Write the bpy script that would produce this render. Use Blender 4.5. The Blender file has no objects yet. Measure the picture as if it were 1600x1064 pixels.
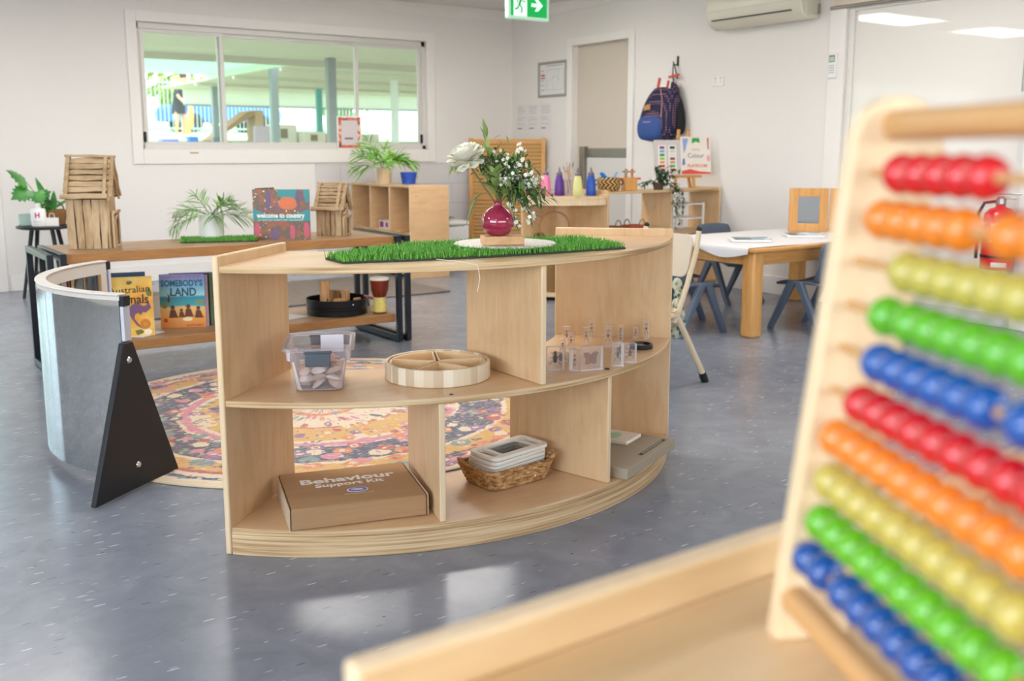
import bpy, bmesh, math, random
from mathutils import Vector as V, Matrix as M
random.seed(7)
PI = math.pi
R = math.radians
SC = bpy.context.scene
COL = SC.collection

# ---------------------------------------------------------------- materials
def lin(h):
    if not isinstance(h, str):
        return tuple(h)
    o = []
    for i in (0, 2, 4):
        c = int(h[i:i + 2], 16) / 255
        o.append(c / 12.92 if c <= .04045 else ((c + .055) / 1.055) ** 2.4)
    return tuple(o)

def c4(h):
    return lin(h) + (1,)

class NT:
    def __init__(s, name):
        s.m = bpy.data.materials.new(name)
        s.m.use_nodes = True
        s.t = s.m.node_tree
        s.b = s.t.nodes['Principled BSDF']
    def n(s, typ, **kw):
        nd = s.t.nodes.new(typ)
        for k, v in kw.items():
            if k[0] == '_':
                nd.inputs[k[1:].replace('_', ' ')].default_value = v
            else:
                setattr(nd, k, v)
        return nd
    def l(s, a, b):
        s.t.links.new(a, b)
    def math(s, op, a, b=None, c=None):
        nd = s.n('ShaderNodeMath', operation=op)
        for i, x in enumerate((a, b, c)):
            if x is None:
                continue
            if isinstance(x, (int, float)):
                nd.inputs[i].default_value = x
            else:
                s.l(x, nd.inputs[i])
        return nd.outputs[0]
    def ramp(s, fac, stops, interp='LINEAR'):
        r = s.n('ShaderNodeValToRGB')
        cr = r.color_ramp
        cr.interpolation = interp
        while len(cr.elements) < len(stops):
            cr.elements.new(.5)
        for e, (p, c) in zip(cr.elements, stops):
            e.position = p
            e.color = c4(c)
        s.l(fac, r.inputs[0])
        return r.outputs[0]
    def mix(s, fac, a, b, blend='MIX'):
        nd = s.n('ShaderNodeMix', data_type='RGBA', blend_type=blend)
        for x, i in ((fac, 0), (a, 6), (b, 7)):
            if isinstance(x, (int, float)):
                nd.inputs[i].default_value = x
            elif isinstance(x, (str, tuple)):
                nd.inputs[i].default_value = c4(x)
            else:
                s.l(x, nd.inputs[i])
        return nd.outputs[2]
    def coords(s, scale=(1, 1, 1), rot=(0, 0, 0), gen='Object'):
        tc = s.n('ShaderNodeTexCoord')
        mp = s.n('ShaderNodeMapping')
        mp.inputs['Scale'].default_value = scale
        mp.inputs['Rotation'].default_value = rot
        s.l(tc.outputs[gen], mp.inputs[0])
        return mp.outputs[0]
    def noise(s, vec, scale=5, detail=4, rough=.5, dist=0):
        nd = s.n('ShaderNodeTexNoise', _Scale=scale, _Detail=detail, _Roughness=rough, _Distortion=dist)
        s.l(vec, nd.inputs['Vector'])
        return nd.outputs['Fac']
    def vor(s, vec, scale, feature='F1', out='Distance', rnd=1):
        nd = s.n('ShaderNodeTexVoronoi', feature=feature, _Scale=scale, _Randomness=rnd)
        s.l(vec, nd.inputs['Vector'])
        return nd.outputs[out]
    def bump(s, h, strength=.2, dist=.002):
        nd = s.n('ShaderNodeBump', _Strength=strength, _Distance=dist)
        s.l(h, nd.inputs['Height'])
        s.l(nd.outputs[0], s.b.inputs['Normal'])
    def base(s, col):
        if isinstance(col, (str, tuple)):
            s.b.inputs['Base Color'].default_value = c4(col)
        else:
            s.l(col, s.b.inputs['Base Color'])
    def set(s, rough=None, metal=None, spec=None, trans=None, ior=None, coat=None, sheen=None, alpha=None):
        for k, v in (('Roughness', rough), ('Metallic', metal), ('Specular IOR Level', spec), ('Transmission Weight', trans),
                     ('IOR', ior), ('Coat Weight', coat), ('Sheen Weight', sheen), ('Alpha', alpha)):
            if v is not None:
                s.b.inputs[k].default_value = v

_mc = {}
def pl(h, rough=.5, metal=0, spec=.5, var=.06, coat=0, scale=14):
    """painted / plastic / fabric surface with a slight procedural mottle"""
    key = (h, rough, metal, spec, var, coat, scale)
    if key in _mc:
        return _mc[key]
    n = NT('surface_' + (h if isinstance(h, str) else 'rgb'))
    n.set(rough=rough, metal=metal, spec=spec, coat=coat)
    f = n.noise(n.coords(), scale, 3)
    c = lin(h)
    lo = tuple(max(0, x * (1 - var)) for x in c)
    hi = tuple(min(1, x * (1 + var)) for x in c)
    n.base(n.mix(f, lo, hi))
    _mc[key] = n.m
    return n.m

def wood(name, c1, c2, c3=None, grain='z', rough=.42, fine=60, spec=.4, coat=0, cloud=0):
    n = NT(name)
    s = {'x': (1.2, 9, 9), 'y': (9, 1.2, 9), 'z': (9, 9, 1.2)}[grain]
    v = n.coords(s)
    a = n.noise(v, 1.4, 6, .62, 1.1)
    b = n.noise(v, fine / 9, 3, .6, .3)
    big = n.noise(n.coords((1, 1, 1)), 3.2, 2, .5)
    f = n.math('ADD', n.math('MULTIPLY', a, .62), n.math('MULTIPLY', b, .38))
    col = n.ramp(f, [(.3, c1), (.52, c2), (.75, c3 or c2)])
    col = n.mix(n.math('MULTIPLY', n.math('SUBTRACT', big, .35), .55), col, c1)
    if cloud:
        cl = n.noise(n.coords((1, 1, .8)), 6, 5, .62, .6)
        col = n.mix(n.math('MULTIPLY', n.math('SUBTRACT', cl, .42), 1.6 * cloud), col, c3)
        col = n.mix(n.math('MULTIPLY', n.math('SUBTRACT', .5, cl), 1.5 * cloud), col, c1)
    n.base(col)
    n.set(rough=rough, spec=spec, coat=coat)
    n.bump(b, .06, .001)
    return n.m

def plyedge(name, axis='z', period=.0035, c=('b58a52', 'dcbd88', 'e6cb9a')):
    n = NT(name)
    k = 1 / period / 6
    s = {'z': (.5, .5, k), 'x': (k, .5, .5), 'y': (.5, k, .5)}[axis]
    v = n.coords(s)
    a = n.noise(v, 6, 2, .5)
    n.base(n.ramp(a, [(.3, c[0]), (.5, c[1]), (.68, c[2])]))
    n.set(rough=.55, spec=.3)
    return n.m

def glass(name, col='ffffff', rough=.0, ior=1.49, trans=1):
    n = NT(name)
    n.base(col)
    n.set(rough=rough, trans=trans, ior=ior)
    return n.m

def emit(name, col, strength):
    n = NT(name)
    n.base(col)
    n.b.inputs['Emission Color'].default_value = c4(col)
    n.b.inputs['Emission Strength'].default_value = strength
    return n.m

# ---------------------------------------------------------------- geometry
def RZ(a): return M.Rotation(a, 4, 'Z')
def RX(a): return M.Rotation(a, 4, 'X')
def RY(a): return M.Rotation(a, 4, 'Y')
def T(x, y=None, z=None):
    return M.Translation(V(x) if y is None else V((x, y, z)))

def frame_to(p0, p1):
    d = V(p1) - V(p0)
    q = d.to_track_quat('Z', 'Y')
    return T(p0) @ q.to_matrix().to_4x4(), d.length

class B:
    def __init__(s):
        s.bm = bmesh.new()
        s.X = M.Identity(4)
    def _add(s, vs, fs, mi=0, X=None):
        X = s.X @ X if X is not None else s.X
        w = [s.bm.verts.new(X @ V(v)) for v in vs]
        for f in fs:
            try:
                fc = s.bm.faces.new([w[i] for i in f])
                fc.material_index = mi
            except ValueError:
                pass
        return s
    def box(s, c, d, X=None, mi=0, taper=1):
        x, y, z = (k / 2 for k in d)
        t = taper
        vs = [(c[0] + a * x * (t if e > 0 else 1), c[1] + b * y * (t if e > 0 else 1), c[2] + e * z) for e in (-1, 1) for b in (-1, 1) for a in (-1, 1)]
        return s._add(vs, [(0, 2, 3, 1), (4, 5, 7, 6), (0, 1, 5, 4), (2, 6, 7, 3), (0, 4, 6, 2), (1, 3, 7, 5)], mi, X)
    def bx(s, lo, hi, X=None, mi=0):
        return s.box([(a + b) / 2 for a, b in zip(lo, hi)], [b - a for a, b in zip(lo, hi)], X, mi)
    def lathe(s, prof, X=None, n=28, mi=0, closed=False, sx=1, sy=1):
        vs, fs = [], []
        k = len(prof)
        for i in range(n):
            a = 2 * PI * i / n
            for r, z in prof:
                vs.append((r * math.cos(a) * sx, r * math.sin(a) * sy, z))
        for i in range(n):
            j = (i + 1) % n
            for q in range(k - 1):
                fs.append((i * k + q, j * k + q, j * k + q + 1, i * k + q + 1))
            if closed:
                fs.append((i * k + k - 1, j * k + k - 1, j * k, i * k))
        if not closed:
            if prof[0][0] > 1e-6:
                fs.append([i * k for i in range(n)][::-1])
            if prof[-1][0] > 1e-6:
                fs.append([i * k + k - 1 for i in range(n)])
        s._add(vs, fs, mi, X)
        return s
    def cyl(s, p0, p1, r0, r1=None, n=12, mi=0):
        X, L = frame_to(p0, p1)
        return s.lathe([(r0, 0), (r0 if r1 is None else r1, L)], X, n, mi)
    def sph(s, c, r, n=12, m=8, mi=0, X=None, sc=(1, 1, 1)):
        pr = [(max(0, r * math.sin(PI * i / m)), -r * math.cos(PI * i / m)) for i in range(m + 1)]
        X0 = T(c) @ M.Diagonal((sc[0], sc[1], sc[2], 1))
        return s.lathe(pr, (X @ X0) if X is not None else X0, n, mi)
    def prism(s, poly, z0, z1, X=None, mi=0):
        k = len(poly)
        vs = [(p[0], p[1], z0) for p in poly] + [(p[0], p[1], z1) for p in poly]
        fs = [list(range(k))[::-1], list(range(k, 2 * k))] + [(i, (i + 1) % k, k + (i + 1) % k, k + i) for i in range(k)]
        return s._add(vs, fs, mi, X)
    def arc(s, c, r0, r1, a0, a1, z0, z1, n=40, mi=0):
        vs, fs = [], []
        for i in range(n + 1):
            a = a0 + (a1 - a0) * i / n
            for r, z in ((r0, z0), (r1, z0), (r1, z1), (r0, z1)):
                vs.append((c[0] + r * math.cos(a), c[1] + r * math.sin(a), z))
        for i in range(n):
            for q in range(4):
                fs.append((i * 4 + q, i * 4 + (q + 1) % 4, i * 4 + 4 + (q + 1) % 4, i * 4 + 4 + q))
        fs += [(3, 2, 1, 0), (n * 4, n * 4 + 1, n * 4 + 2, n * 4 + 3)]
        return s._add(vs, fs, mi)
    def tube(s, pts, r, n=8, mi=0, X=None):
        pts = [V(p) for p in pts]
        rr = r if isinstance(r, (list, tuple)) else [r] * len(pts)
        vs, fs = [], []
        ref = None
        for i, p in enumerate(pts):
            d = (pts[min(i + 1, len(pts) - 1)] - pts[max(i - 1, 0)])
            if d.length < 1e-9:
                d = V((0, 0, 1))
            d.normalize()
            if ref is None:
                ref = V((0, 0, 1)) if abs(d.z) < .9 else V((1, 0, 0))
            u = d.cross(ref).normalized()
            w = u.cross(d).normalized()
            ref = w
            for k in range(n):
                a = 2 * PI * k / n
                q = p + (u * math.cos(a) + w * math.sin(a)) * rr[i]
                vs.append(q)
        for i in range(len(pts) - 1):
            for k in range(n):
                j = (k + 1) % n
                fs.append((i * n + k, i * n + j, i * n + n + j, i * n + n + k))
        fs += [list(range(n))[::-1], [(len(pts) - 1) * n + k for k in range(n)]]
        return s._add(vs, fs, mi, X)
    def poly(s, pts, mi=0, X=None):
        return s._add(pts, [list(range(len(pts)))], mi, X)
    def leaf(s, p, d, L, w, up=(0, 0, 1), droop=.2, k=3, fold=.15, mi=0, blunt=False):
        """a blade starting at p along d"""
        d = V(d).normalized()
        u = d.cross(V(up))
        if u.length < 1e-4:
            u = d.cross(V((1, 0, 0)))
        u.normalize()
        nn = u.cross(d).normalized()
        rows = []
        for i in range(k + 1):
            t = i / k
            c = V(p) + d * L * t - V((0, 0, 1)) * droop * L * t * t
            ww = w * math.sin(PI * min(.98, .1 + .88 * t)) ** .8
            if blunt:
                ww = w * math.sin(PI * (.14 + .56 * t)) * (.62 if i == k else 1)
            rows.append((c - u * ww + nn * ww * fold, c, c + u * ww + nn * ww * fold))
        vs = [q for r in rows for q in r]
        fs = []
        for i in range(k):
            for q in range(2):
                fs.append((i * 3 + q, i * 3 + q + 1, i * 3 + 4 + q, i * 3 + 3 + q))
        return s._add(vs, fs, mi)
    def pick(s, fn, mi):
        s.bm.normal_update()
        for f in s.bm.faces:
            if fn(f.normal, f.calc_center_median()):
                f.material_index = mi
        return s
    def obj(s, name, mats, parent=None, smooth=35, bevel=0, seg=2, world=False, origin=None, recalc=True):
        if recalc:
            bmesh.ops.recalc_face_normals(s.bm, faces=s.bm.faces)
        me = bpy.data.meshes.new(name)
        s.bm.to_mesh(me)
        s.bm.free()
        if origin is not None:
            me.transform(T(-V(origin)))
        if parent is not None and world:
            me.transform(wmat(parent).inverted())
        if smooth:
            me.polygons.foreach_set('use_smooth', [True] * len(me.polygons))
            me.set_sharp_from_angle(angle=R(smooth))
        o = bpy.data.objects.new(name, me)
        COL.objects.link(o)
        for m in (mats if isinstance(mats, (list, tuple)) else [mats]):
            me.materials.append(m)
        if parent is not None:
            o.parent = parent
        if origin is not None:
            o.location = origin
        if bevel:
            md = o.modifiers.new('edge', 'BEVEL')
            md.width = bevel
            md.segments = seg
            md.limit_method = 'ANGLE'
            md.angle_limit = R(40)
        return o

def wmat(o):
    m = o.matrix_basis.copy()
    while o.parent:
        o = o.parent
        m = o.matrix_basis @ m
    return m

def tag(o, label, cat, group=None):
    o['label'] = label
    o['category'] = cat
    if group:
        o['group'] = group
    return o

def thing(name, label, cat, loc=(0, 0, 0), rz=0, group=None, rot=None):
    o = bpy.data.objects.new(name, None)
    COL.objects.link(o)
    o.empty_display_size = .05
    o.location = loc
    o.rotation_euler = rot or (0, 0, rz)
    return tag(o, label, cat, group)

def struct(o):
    o['kind'] = 'structure'
    return o

def single(b, name, mats, label, cat, origin, group=None, **kw):
    return tag(b.obj(name, mats, origin=origin, **kw), label, cat, group)

def dup(root, loc, rz=None, label=None, group=None, scale=None, rot=None):
    def cp(o, par):
        c = o.copy()
        COL.objects.link(c)
        if par is not None:
            c.parent = par
        for ch in list(kids.get(o.name, [])):
            cp(ch, c)
        return c
    kids = {}
    for o in list(COL.objects):
        if o.parent:
            kids.setdefault(o.parent.name, []).append(o)
    r = cp(root, None)
    r.location = loc
    if rz is not None:
        r.rotation_euler = (0, 0, rz)
    if rot is not None:
        r.rotation_euler = rot
    if label:
        r['label'] = label
    if group:
        r['group'] = group
    if scale:
        r.scale = scale if isinstance(scale, tuple) else (scale,) * 3
    return r

def text(body, size, mat, parent, X, name='lettering', align='CENTER', ext=.0002, bold=0, sx=1, space=1):
    cu = bpy.data.curves.new(name, 'FONT')
    cu.body = body
    cu.size = size
    cu.align_x = align
    cu.align_y = 'CENTER'
    cu.extrude = ext
    cu.offset = bold
    cu.space_character = space
    cu.resolution_u = 3
    o = bpy.data.objects.new(name, cu)
    me = bpy.data.meshes.new_from_object(o)
    bpy.data.objects.remove(o)
    me.transform(X @ M.Diagonal((sx, 1, 1, 1)))
    me.materials.clear()
    me.materials.append(mat)
    ob = bpy.data.objects.new(name, me)
    COL.objects.link(ob)
    ob.parent = parent
    return ob

# face frame: local x right, y up, z out of a vertical face; origin o, right direction azimuth a
def face(o, a):
    return T(o) @ RZ(a) @ RX(PI / 2)
# ---------------------------------------------------------------- common materials
PLY = wood('birch_plywood', 'cba274', 'dbb88c', 'e3c49b', 'z', .38, cloud=1)
PLYH = wood('birch_plywood_flat', 'cfa478', 'dcb78b', 'e4c399', 'x', .34, coat=.15, cloud=.6)
EDGE = plyedge('plywood_edge', 'z', .006, ('a07c52', 'cdac80', 'dfc49c'))
EDGEV = plyedge('plywood_edge_upright', 'x', .004)
PALE = wood('pale_birch', 'dcbd92', 'e6cba5', 'edd7b6', 'z', .45)
PALEX = wood('pale_birch_flat', 'd9b380', 'e3c294', 'e9cda4', 'x', .42)
PINE = wood('honey_pine', 'bf8648', 'd8a05c', 'e3b274', 'z', .4)
PINEX = wood('honey_pine_rail', 'bf8648', 'd69c58', 'e2b070', 'x', .4)
PLANK = wood('stained_plank', '8c5f36', 'aa7846', 'c29058', 'x', .5, fine=90)
PLANKT = wood('worn_plank_top', '84603f', 'a58460', 'bda27e', 'x', .38, fine=110)
DRIFT = wood('driftwood', '8f7354', 'c2a580', 'dcc8a8', 'z', .8, fine=120, spec=.2, cloud=1)
DRIFTX = wood('driftwood_board', '8f7354', 'c2a580', 'dcc8a8', 'x', .8, fine=120, spec=.2, cloud=1)
BLK = pl('1b1c1f', .45, 0, .4, .15)
BLKM = pl('1d232b', .38, .3, .5, .1)
WHITE = pl('efeeec', .45, 0, .4, .02)
STEEL = pl('c9c9c7', .25, 1, .5, .04)
WALLM = pl('ebe7e3', .62, 0, .25, .015, 0, 3)
TRIMM = pl('f0ece8', .38, 0, .4, .015)
CEILM = pl('e4e1dd', .8, 0, .2, .02)
ALU = pl('dcd9d4', .4, .1, .5, .02)

# ---------------------------------------------------------------- the room shell
XR, YW, XL, YB, HC = 5.93, 8.49, -3.4, -3.6, 2.44
nf = NT('blue_grey_vinyl')
v1 = nf.coords()
big = nf.noise(v1, 1.1, 4, .6, .4)
mid = nf.noise(v1, 7, 5, .65, .8)
base = nf.ramp(nf.math('ADD', nf.math('MULTIPLY', big, .45), nf.math('MULTIPLY', mid, .55)), [(.3, '6f7480'), (.5, '7f848f'), (.72, '9296a0')])
def flecks(sc, thr, rot, rnd=1.0):
    vv = nf.coords(sc, (0, 0, rot))
    d = nf.vor(vv, 1, 'F1', 'Distance')
    c = nf.n('ShaderNodeSeparateColor')
    nd = nf.n('ShaderNodeTexVoronoi', feature='F1', _Scale=1)
    nf.l(vv, nd.inputs['Vector'])
    nf.l(nd.outputs['Color'], c.inputs[0])
    return nf.math('MULTIPLY', nf.math('LESS_THAN', d, .16), nf.math('LESS_THAN', c.outputs[0], thr))
base = nf.mix(nf.math('MULTIPLY', flecks((11, 75, 1), .20, .5), .75), base, 'd2d4d8')
base = nf.mix(nf.math('MULTIPLY', flecks((14, 90, 1), .18, -.2), .6), base, 'c4c8cf')
base = nf.mix(nf.math('MULTIPLY', flecks((13, 80, 1), .14, .9), .7), base, '4c4f57')
base = nf.mix(nf.math('MULTIPLY', flecks((30, 50, 1), .012, .2), .8), base, '3a342e')
nf.base(base)
rr = nf.math('ADD', nf.math('MULTIPLY', nf.noise(v1, 3, 4), .12), .17)
nf.l(rr, nf.b.inputs['Roughness'])
nf.set(spec=.5)
nf.bump(nf.noise(v1, 22, 3), .05, .002)
struct(B().bx((XL - .1, YB - .1, -.1), (XR + .1, YW + .12, 0)).obj('floor', nf.m))
struct(B().bx((XL - .1, YB - .1, HC), (XR + .1, YW + .12, HC + .12)).obj('ceiling', CEILM))

WX0, WX1, WZ0, WZ1 = 2.245, 4.93, 1.09, 2.105      # window opening in the far wall
DX0, DX1, DZ = -2.7, 1.08, 2.05                    # glazed door in the far wall, left of the frame
b = B()
y0, y1 = YW, YW + .12
b.bx((XL, y0, 0), (DX0, y1, HC)).bx((DX0, y0, DZ), (DX1, y1, HC)).bx((DX1, y0, 0), (WX0, y1, HC))
b.bx((WX0, y0, 0), (WX1, y1, WZ0)).bx((WX0, y0, WZ1), (WX1, y1, HC)).bx((WX1, y0, 0), (XR + .1, y1, HC))
struct(b.obj('wall_far', WALLM, smooth=0))
RY0, RY1, RZ1 = 6.70, 7.49, 2.04                     # doorway in the right wall
GY0, GY1, GZ1 = 3.16, 4.46, 2.07                     # glazed sliding door in the right wall
b = B()
x0, x1 = XR, XR + .1
b.bx((x0, RY1, 0), (x1, YW, HC)).bx((x0, RY0, RZ1), (x1, RY1, HC)).bx((x0, GY1, 0), (x1, RY0, HC))
b.bx((x0, GY0, GZ1), (x1, GY1, HC)).bx((x0, YB, 0), (x1, GY0, HC))
struct(b.obj('wall_right', WALLM, smooth=0))
# walls behind the camera, each with a long window
b = B()
b.bx((XL - .1, YB - .1, 0), (-2.4, YB, HC)).bx((-2.4, YB - .1, 0), (4.2, YB, .75)).bx((-2.4, YB - .1, 2.2), (4.2, YB, HC)).bx((4.2, YB - .1, 0), (XR + .1, YB, HC))
struct(b.obj('wall_rear', WALLM, smooth=0))
b = B()
b.bx((XL - .1, YB, 0), (XL, -2.6, HC)).bx((XL - .1, -2.6, 0), (XL, 2.4, .7)).bx((XL - .1, -2.6, 2.2), (XL, 2.4, HC)).bx((XL - .1, 2.4, 0), (XL, YW, HC))
struct(b.obj('wall_left', WALLM, smooth=0))

# skirting and cornice
def strip(name, pts, mat, bev=.004):
    b = B()
    for lo, hi in pts:
        b.bx(lo, hi)
    return struct(b.obj(name, mat, bevel=bev))
strip('baseboard_far', [((1.19, YW - .015, 0), (XR - .012, YW - .0005, .14)), ((XL, YW - .015, 0), (DX0 - .1, YW - .0005, .14))], TRIMM)
strip('baseboard_right', [((XR - .015, RY1 + .09, 0), (XR - .0005, YW - .016, .14)), ((XR - .015, GY1 + .1, 0), (XR - .0005, RY0 - .09, .14))], TRIMM)
def cornice(name, pa, pb, n):
    prof = [(0, 0), (.0, -.085), (.012, -.085), (.018, -.07), (.035, -.045), (.06, -.02), (.085, -.012), (.085, 0)]
    b = B()
    d = (V(pb) - V(pa)).normalized()
    nn = V(n)
    vs = []
    for p in (pa, pb):
        for q, z in prof:
            vs.append(V(p) + nn * q + V((0, 0, z)))
    k = len(prof)
    b._add(vs, [(i, (i + 1) % k, k + (i + 1) % k, k + i) for i in range(k)] + [list(range(k)), list(range(k, 2 * k))])
    return struct(b.obj(name, TRIMM))
cornice('trim_1', (XL, YW - .0005, HC - .0005), (XR - .001, YW - .0005, HC - .0005), (0, -1, 0))
cornice('trim_2', (XR - .0005, YB, HC - .0005), (XR - .0005, YW - .002, HC - .0005), (-1, 0, 0))

def clear(name, tint, k0, k1, rough=0):
    n = NT(name); n.base('f6f4f6'); n.set(rough=rough, spec=.5)
    tr = n.n('ShaderNodeBsdfTransparent'); tr.inputs[0].default_value = c4(tint)
    mx = n.n('ShaderNodeMixShader'); fr = n.n('ShaderNodeFresnel', _IOR=1.35)
    n.l(n.math('ADD', n.math('MULTIPLY', fr.outputs[0], k1), k0), mx.inputs[0]); n.l(tr.outputs[0], mx.inputs[1]); n.l(n.b.outputs[0], mx.inputs[2])
    n.l(mx.outputs[0], n.t.nodes['Material Output'].inputs[0])
    return n.m
PANE = clear('window_glass', 'f2f8f5', .03, .5)
# far window: architrave, aluminium frame, three panes, latches
w = bpy.data.objects.new('window_1', None); COL.objects.link(w); struct(w); w.location = (WX0, YW, WZ0)
b = B()
aw = .085
y0, y1 = YW - .018, YW - .0005
b.bx((WX0 - aw, y0, WZ0 - .12), (WX0, y1, WZ1 + aw)).bx((WX1, y0, WZ0 - .12), (WX1 + aw, y1, WZ1 + aw))
b.bx((WX0, y0, WZ1), (WX1, y1, WZ1 + aw)).bx((WX0, y0, WZ0 - .12), (WX1, y1, WZ0))
b.obj('architrave', TRIMM, w, world=True, bevel=.003)
b = B()
ya, yb = YW + .03, YW + .075
t = .035
b.bx((WX0, ya, WZ0), (WX1, yb, WZ0 + .04)).bx((WX0, ya, WZ1 - t - .015), (WX1, yb, WZ1))
b.bx((WX0, ya, WZ0), (WX0 + t * .7, yb, WZ1)).bx((WX1 - t * 1.2, ya, WZ0), (WX1, yb, WZ1))
b.obj('window_frame', ALU, w, world=True, bevel=.003)
M1, M2 = 2.935, 4.21
def sash(x0, x1, y, fr):
    b = B()
    z0, z1 = WZ0 + .04, WZ1 - .05
    b.bx((x0, y, z0), (x0 + fr, y + .02, z1)).bx((x1 - fr, y, z0), (x1, y + .02, z1))
    b.bx((x0 + fr, y, z0), (x1 - fr, y + .02, z0 + fr * .6)).bx((x0 + fr, y, z1 - fr * .8), (x1 - fr, y + .02, z1))
    s = b.obj('sash', ALU, w, world=True, bevel=.002)
    B().bx((x0 + fr, y + .008, z0 + fr * .6), (x1 - fr, y + .012, z1 - fr * .8)).obj('pane', PANE, s, world=True, smooth=0)
sash(WX0 + .026, M1 + .03, YW + .034, .035)
sash(M1 - .02, M2 + .02, YW + .055, .035)
sash(M2 - .02, WX1 - .044, YW + .034, .035)
for x in (WX0 + .028, WX1 - .05):
    B().box((x, YW + .026, WZ0 + .1), (.022, .018, .085)).sph((x, YW + .014, WZ0 + .1), .008).obj('latch', BLK, w, world=True, bevel=.004)
B().bx((2.62, YW - .021, WZ0 - .035), (2.69, YW - .018, WZ0 - .025)).obj('label_plate', pl('a98a57', .6), w, world=True)

# flush door in the right wall
d = bpy.data.objects.new('door_1', None); COL.objects.link(d); struct(d); d.location = (XR, RY0, 0)
b = B()
x0, x1 = XR - .02, XR - .0005
b.bx((x0, RY0 - .075, 0), (x1, RY0, RZ1 + .075)).bx((x0, RY1, 0), (x1, RY1 + .075, RZ1 + .075)).bx((x0, RY0, RZ1), (x1, RY1, RZ1 + .075))
b.obj('architrave', TRIMM, d, world=True, bevel=.004)
B().bx((XR + .06, RY0 + .002, .005), (XR + .098, RY1 - .002, RZ1 - .002)).obj('door_leaf', pl('d3c7b9', .5, 0, .3, .02), d, world=True)
b = B()
b.bx((XR + .048, RY0 + .002, 1.015), (XR + .06, 7.34, 1.10))
b.bx((XR + .01, 7.33, .3), (XR + .06, 7.40, 1.115))
b.obj('push_bar', pl('8f8a80', .35, .8, .5, .1), d, world=True, bevel=.003)
B().bx((XR + .05, RY0 + .002, .01), (XR + .0599, 7.33, 1.013)).obj('lower_panel', pl('dcd9d5', .5, 0, .3, .02), d, world=True)

# glazed sliding door with a drawn white blind behind the glass
d = bpy.data.objects.new('door_2', None); COL.objects.link(d); struct(d); d.location = (XR, GY0, 0)
b = B()
b.bx((XR - .02, GY1, 0), (XR - .0005, GY1 + .135, GZ1 + .1)).bx((XR - .02, GY0 - .13, 0), (XR - .0005, GY0, GZ1 + .1)).bx((XR - .02, GY0, GZ1), (XR - .0005, GY1, GZ1 + .1))
b.obj('architrave', TRIMM, d, world=True, bevel=.004)
b = B()
b.bx((XR + .005, GY1 - .05, .0), (XR + .055, GY1, GZ1)).bx((XR + .005, GY0, 0), (XR + .055, GY0 + .05, GZ1))
b.bx((XR + .005, GY0 + .05, GZ1 - .05), (XR + .055, GY1 - .05, GZ1)).bx((XR + .005, GY0 + .05, 0), (XR + .055, GY1 - .05, .09))
b.obj('door_frame', pl('e3e0db', .35, .1), d, world=True, bevel=.003)
n = NT('glass_over_white_film'); n.base('ece8e1'); n.set(rough=.4, spec=.3, coat=1); n.b.inputs['Coat Roughness'].default_value = .015
B().bx((XR + .025, GY0 + .05, .09), (XR + .035, GY1 - .05, GZ1 - .05)).obj('pane', n.m, d, world=True, smooth=0)
b = B()
b.cyl((XR - .04, GY0 + .02, 1.42), (XR - .04, GY0 + .02, 1.76), .008).cyl((XR - .04, GY0 + .02, 1.45), (XR + .01, GY0 + .02, 1.45), .006).cyl((XR - .04, GY0 + .02, 1.73), (XR + .01, GY0 + .02, 1.73), .006)
b.obj('pull_handle', pl('9b9b9b', .3, 1), d, world=True)
# glazed door in the far wall
d = bpy.data.objects.new('door_3', None); COL.objects.link(d); struct(d); d.location = (DX0, YW, 0)
b = B()
b.bx((DX1, YW - .018, 0), (DX1 + .09, YW - .0005, DZ + .09)).bx((DX0 - .09, YW - .018, 0), (DX0, YW - .0005, DZ + .09)).bx((DX0, YW - .018, DZ), (DX1, YW - .0005, DZ + .09))
b.obj('architrave', TRIMM, d, world=True, bevel=.004)
b = B()
for x in (DX0, -1.5, -.2, DX1 - .06):
    b.bx((x, YW + .03, 0), (x + .06, YW + .08, DZ))
b.bx((DX0, YW + .03, 0), (DX1, YW + .08, .1)).bx((DX0, YW + .03, DZ - .06), (DX1, YW + .08, DZ))
b.obj('door_frame', ALU, d, world=True)
B().bx((DX0 + .05, YW + .05, .1), (DX1 - .05, YW + .055, DZ - .06)).obj('pane', PANE, d, world=True, smooth=0)
# windows behind the camera
for nm, lo, hi in (('window_2', (-2.4, YB - .07, .75), (4.2, YB - .03, 2.2)), ('window_3', (XL - .07, -2.6, .7), (XL - .03, 2.4, 2.2))):
    b = B()
    ax = 0 if nm == 'window_2' else 1
    L = hi[ax] - lo[ax]
    for i in range(5):
        p = lo[ax] + (L - .06) * i / 4
        l2, h2 = list(lo), list(hi)
        l2[ax], h2[ax] = p, p + .06
        b.bx(l2, h2)
    for z in (lo[2], hi[2] - .06):
        l2, h2 = list(lo), list(hi)
        l2[2], h2[2] = z, z + .06
        b.bx(l2, h2)
    struct(b.obj(nm, ALU))
# pale washable sheet on the lower wall with seams
n = NT('washable_wall_sheet')
v = n.coords()
wv = n.n('ShaderNodeTexBrick', _Scale=1.0)
wv.inputs['Brick Width'].default_value = .8; wv.inputs['Row Height'].default_value = .19; wv.inputs['Mortar Size'].default_value = .004
wv.inputs['Color1'].default_value = c4('d7d3d4'); wv.inputs['Color2'].default_value = c4('dad7d8'); wv.inputs['Mortar'].default_value = c4('c3bfc2')
tc = n.coords((1, 1, 1), (PI / 2, 0, 0))
n.l(tc, wv.inputs['Vector'])
n.base(wv.outputs['Color']); n.set(rough=.45, spec=.3)
o = struct(B().bx((3.75, YW - .006, .145), (XR - .001, YW - .0005, WZ0 - .125 - .0)).obj('trim_3', n.m, smooth=0))

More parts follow.
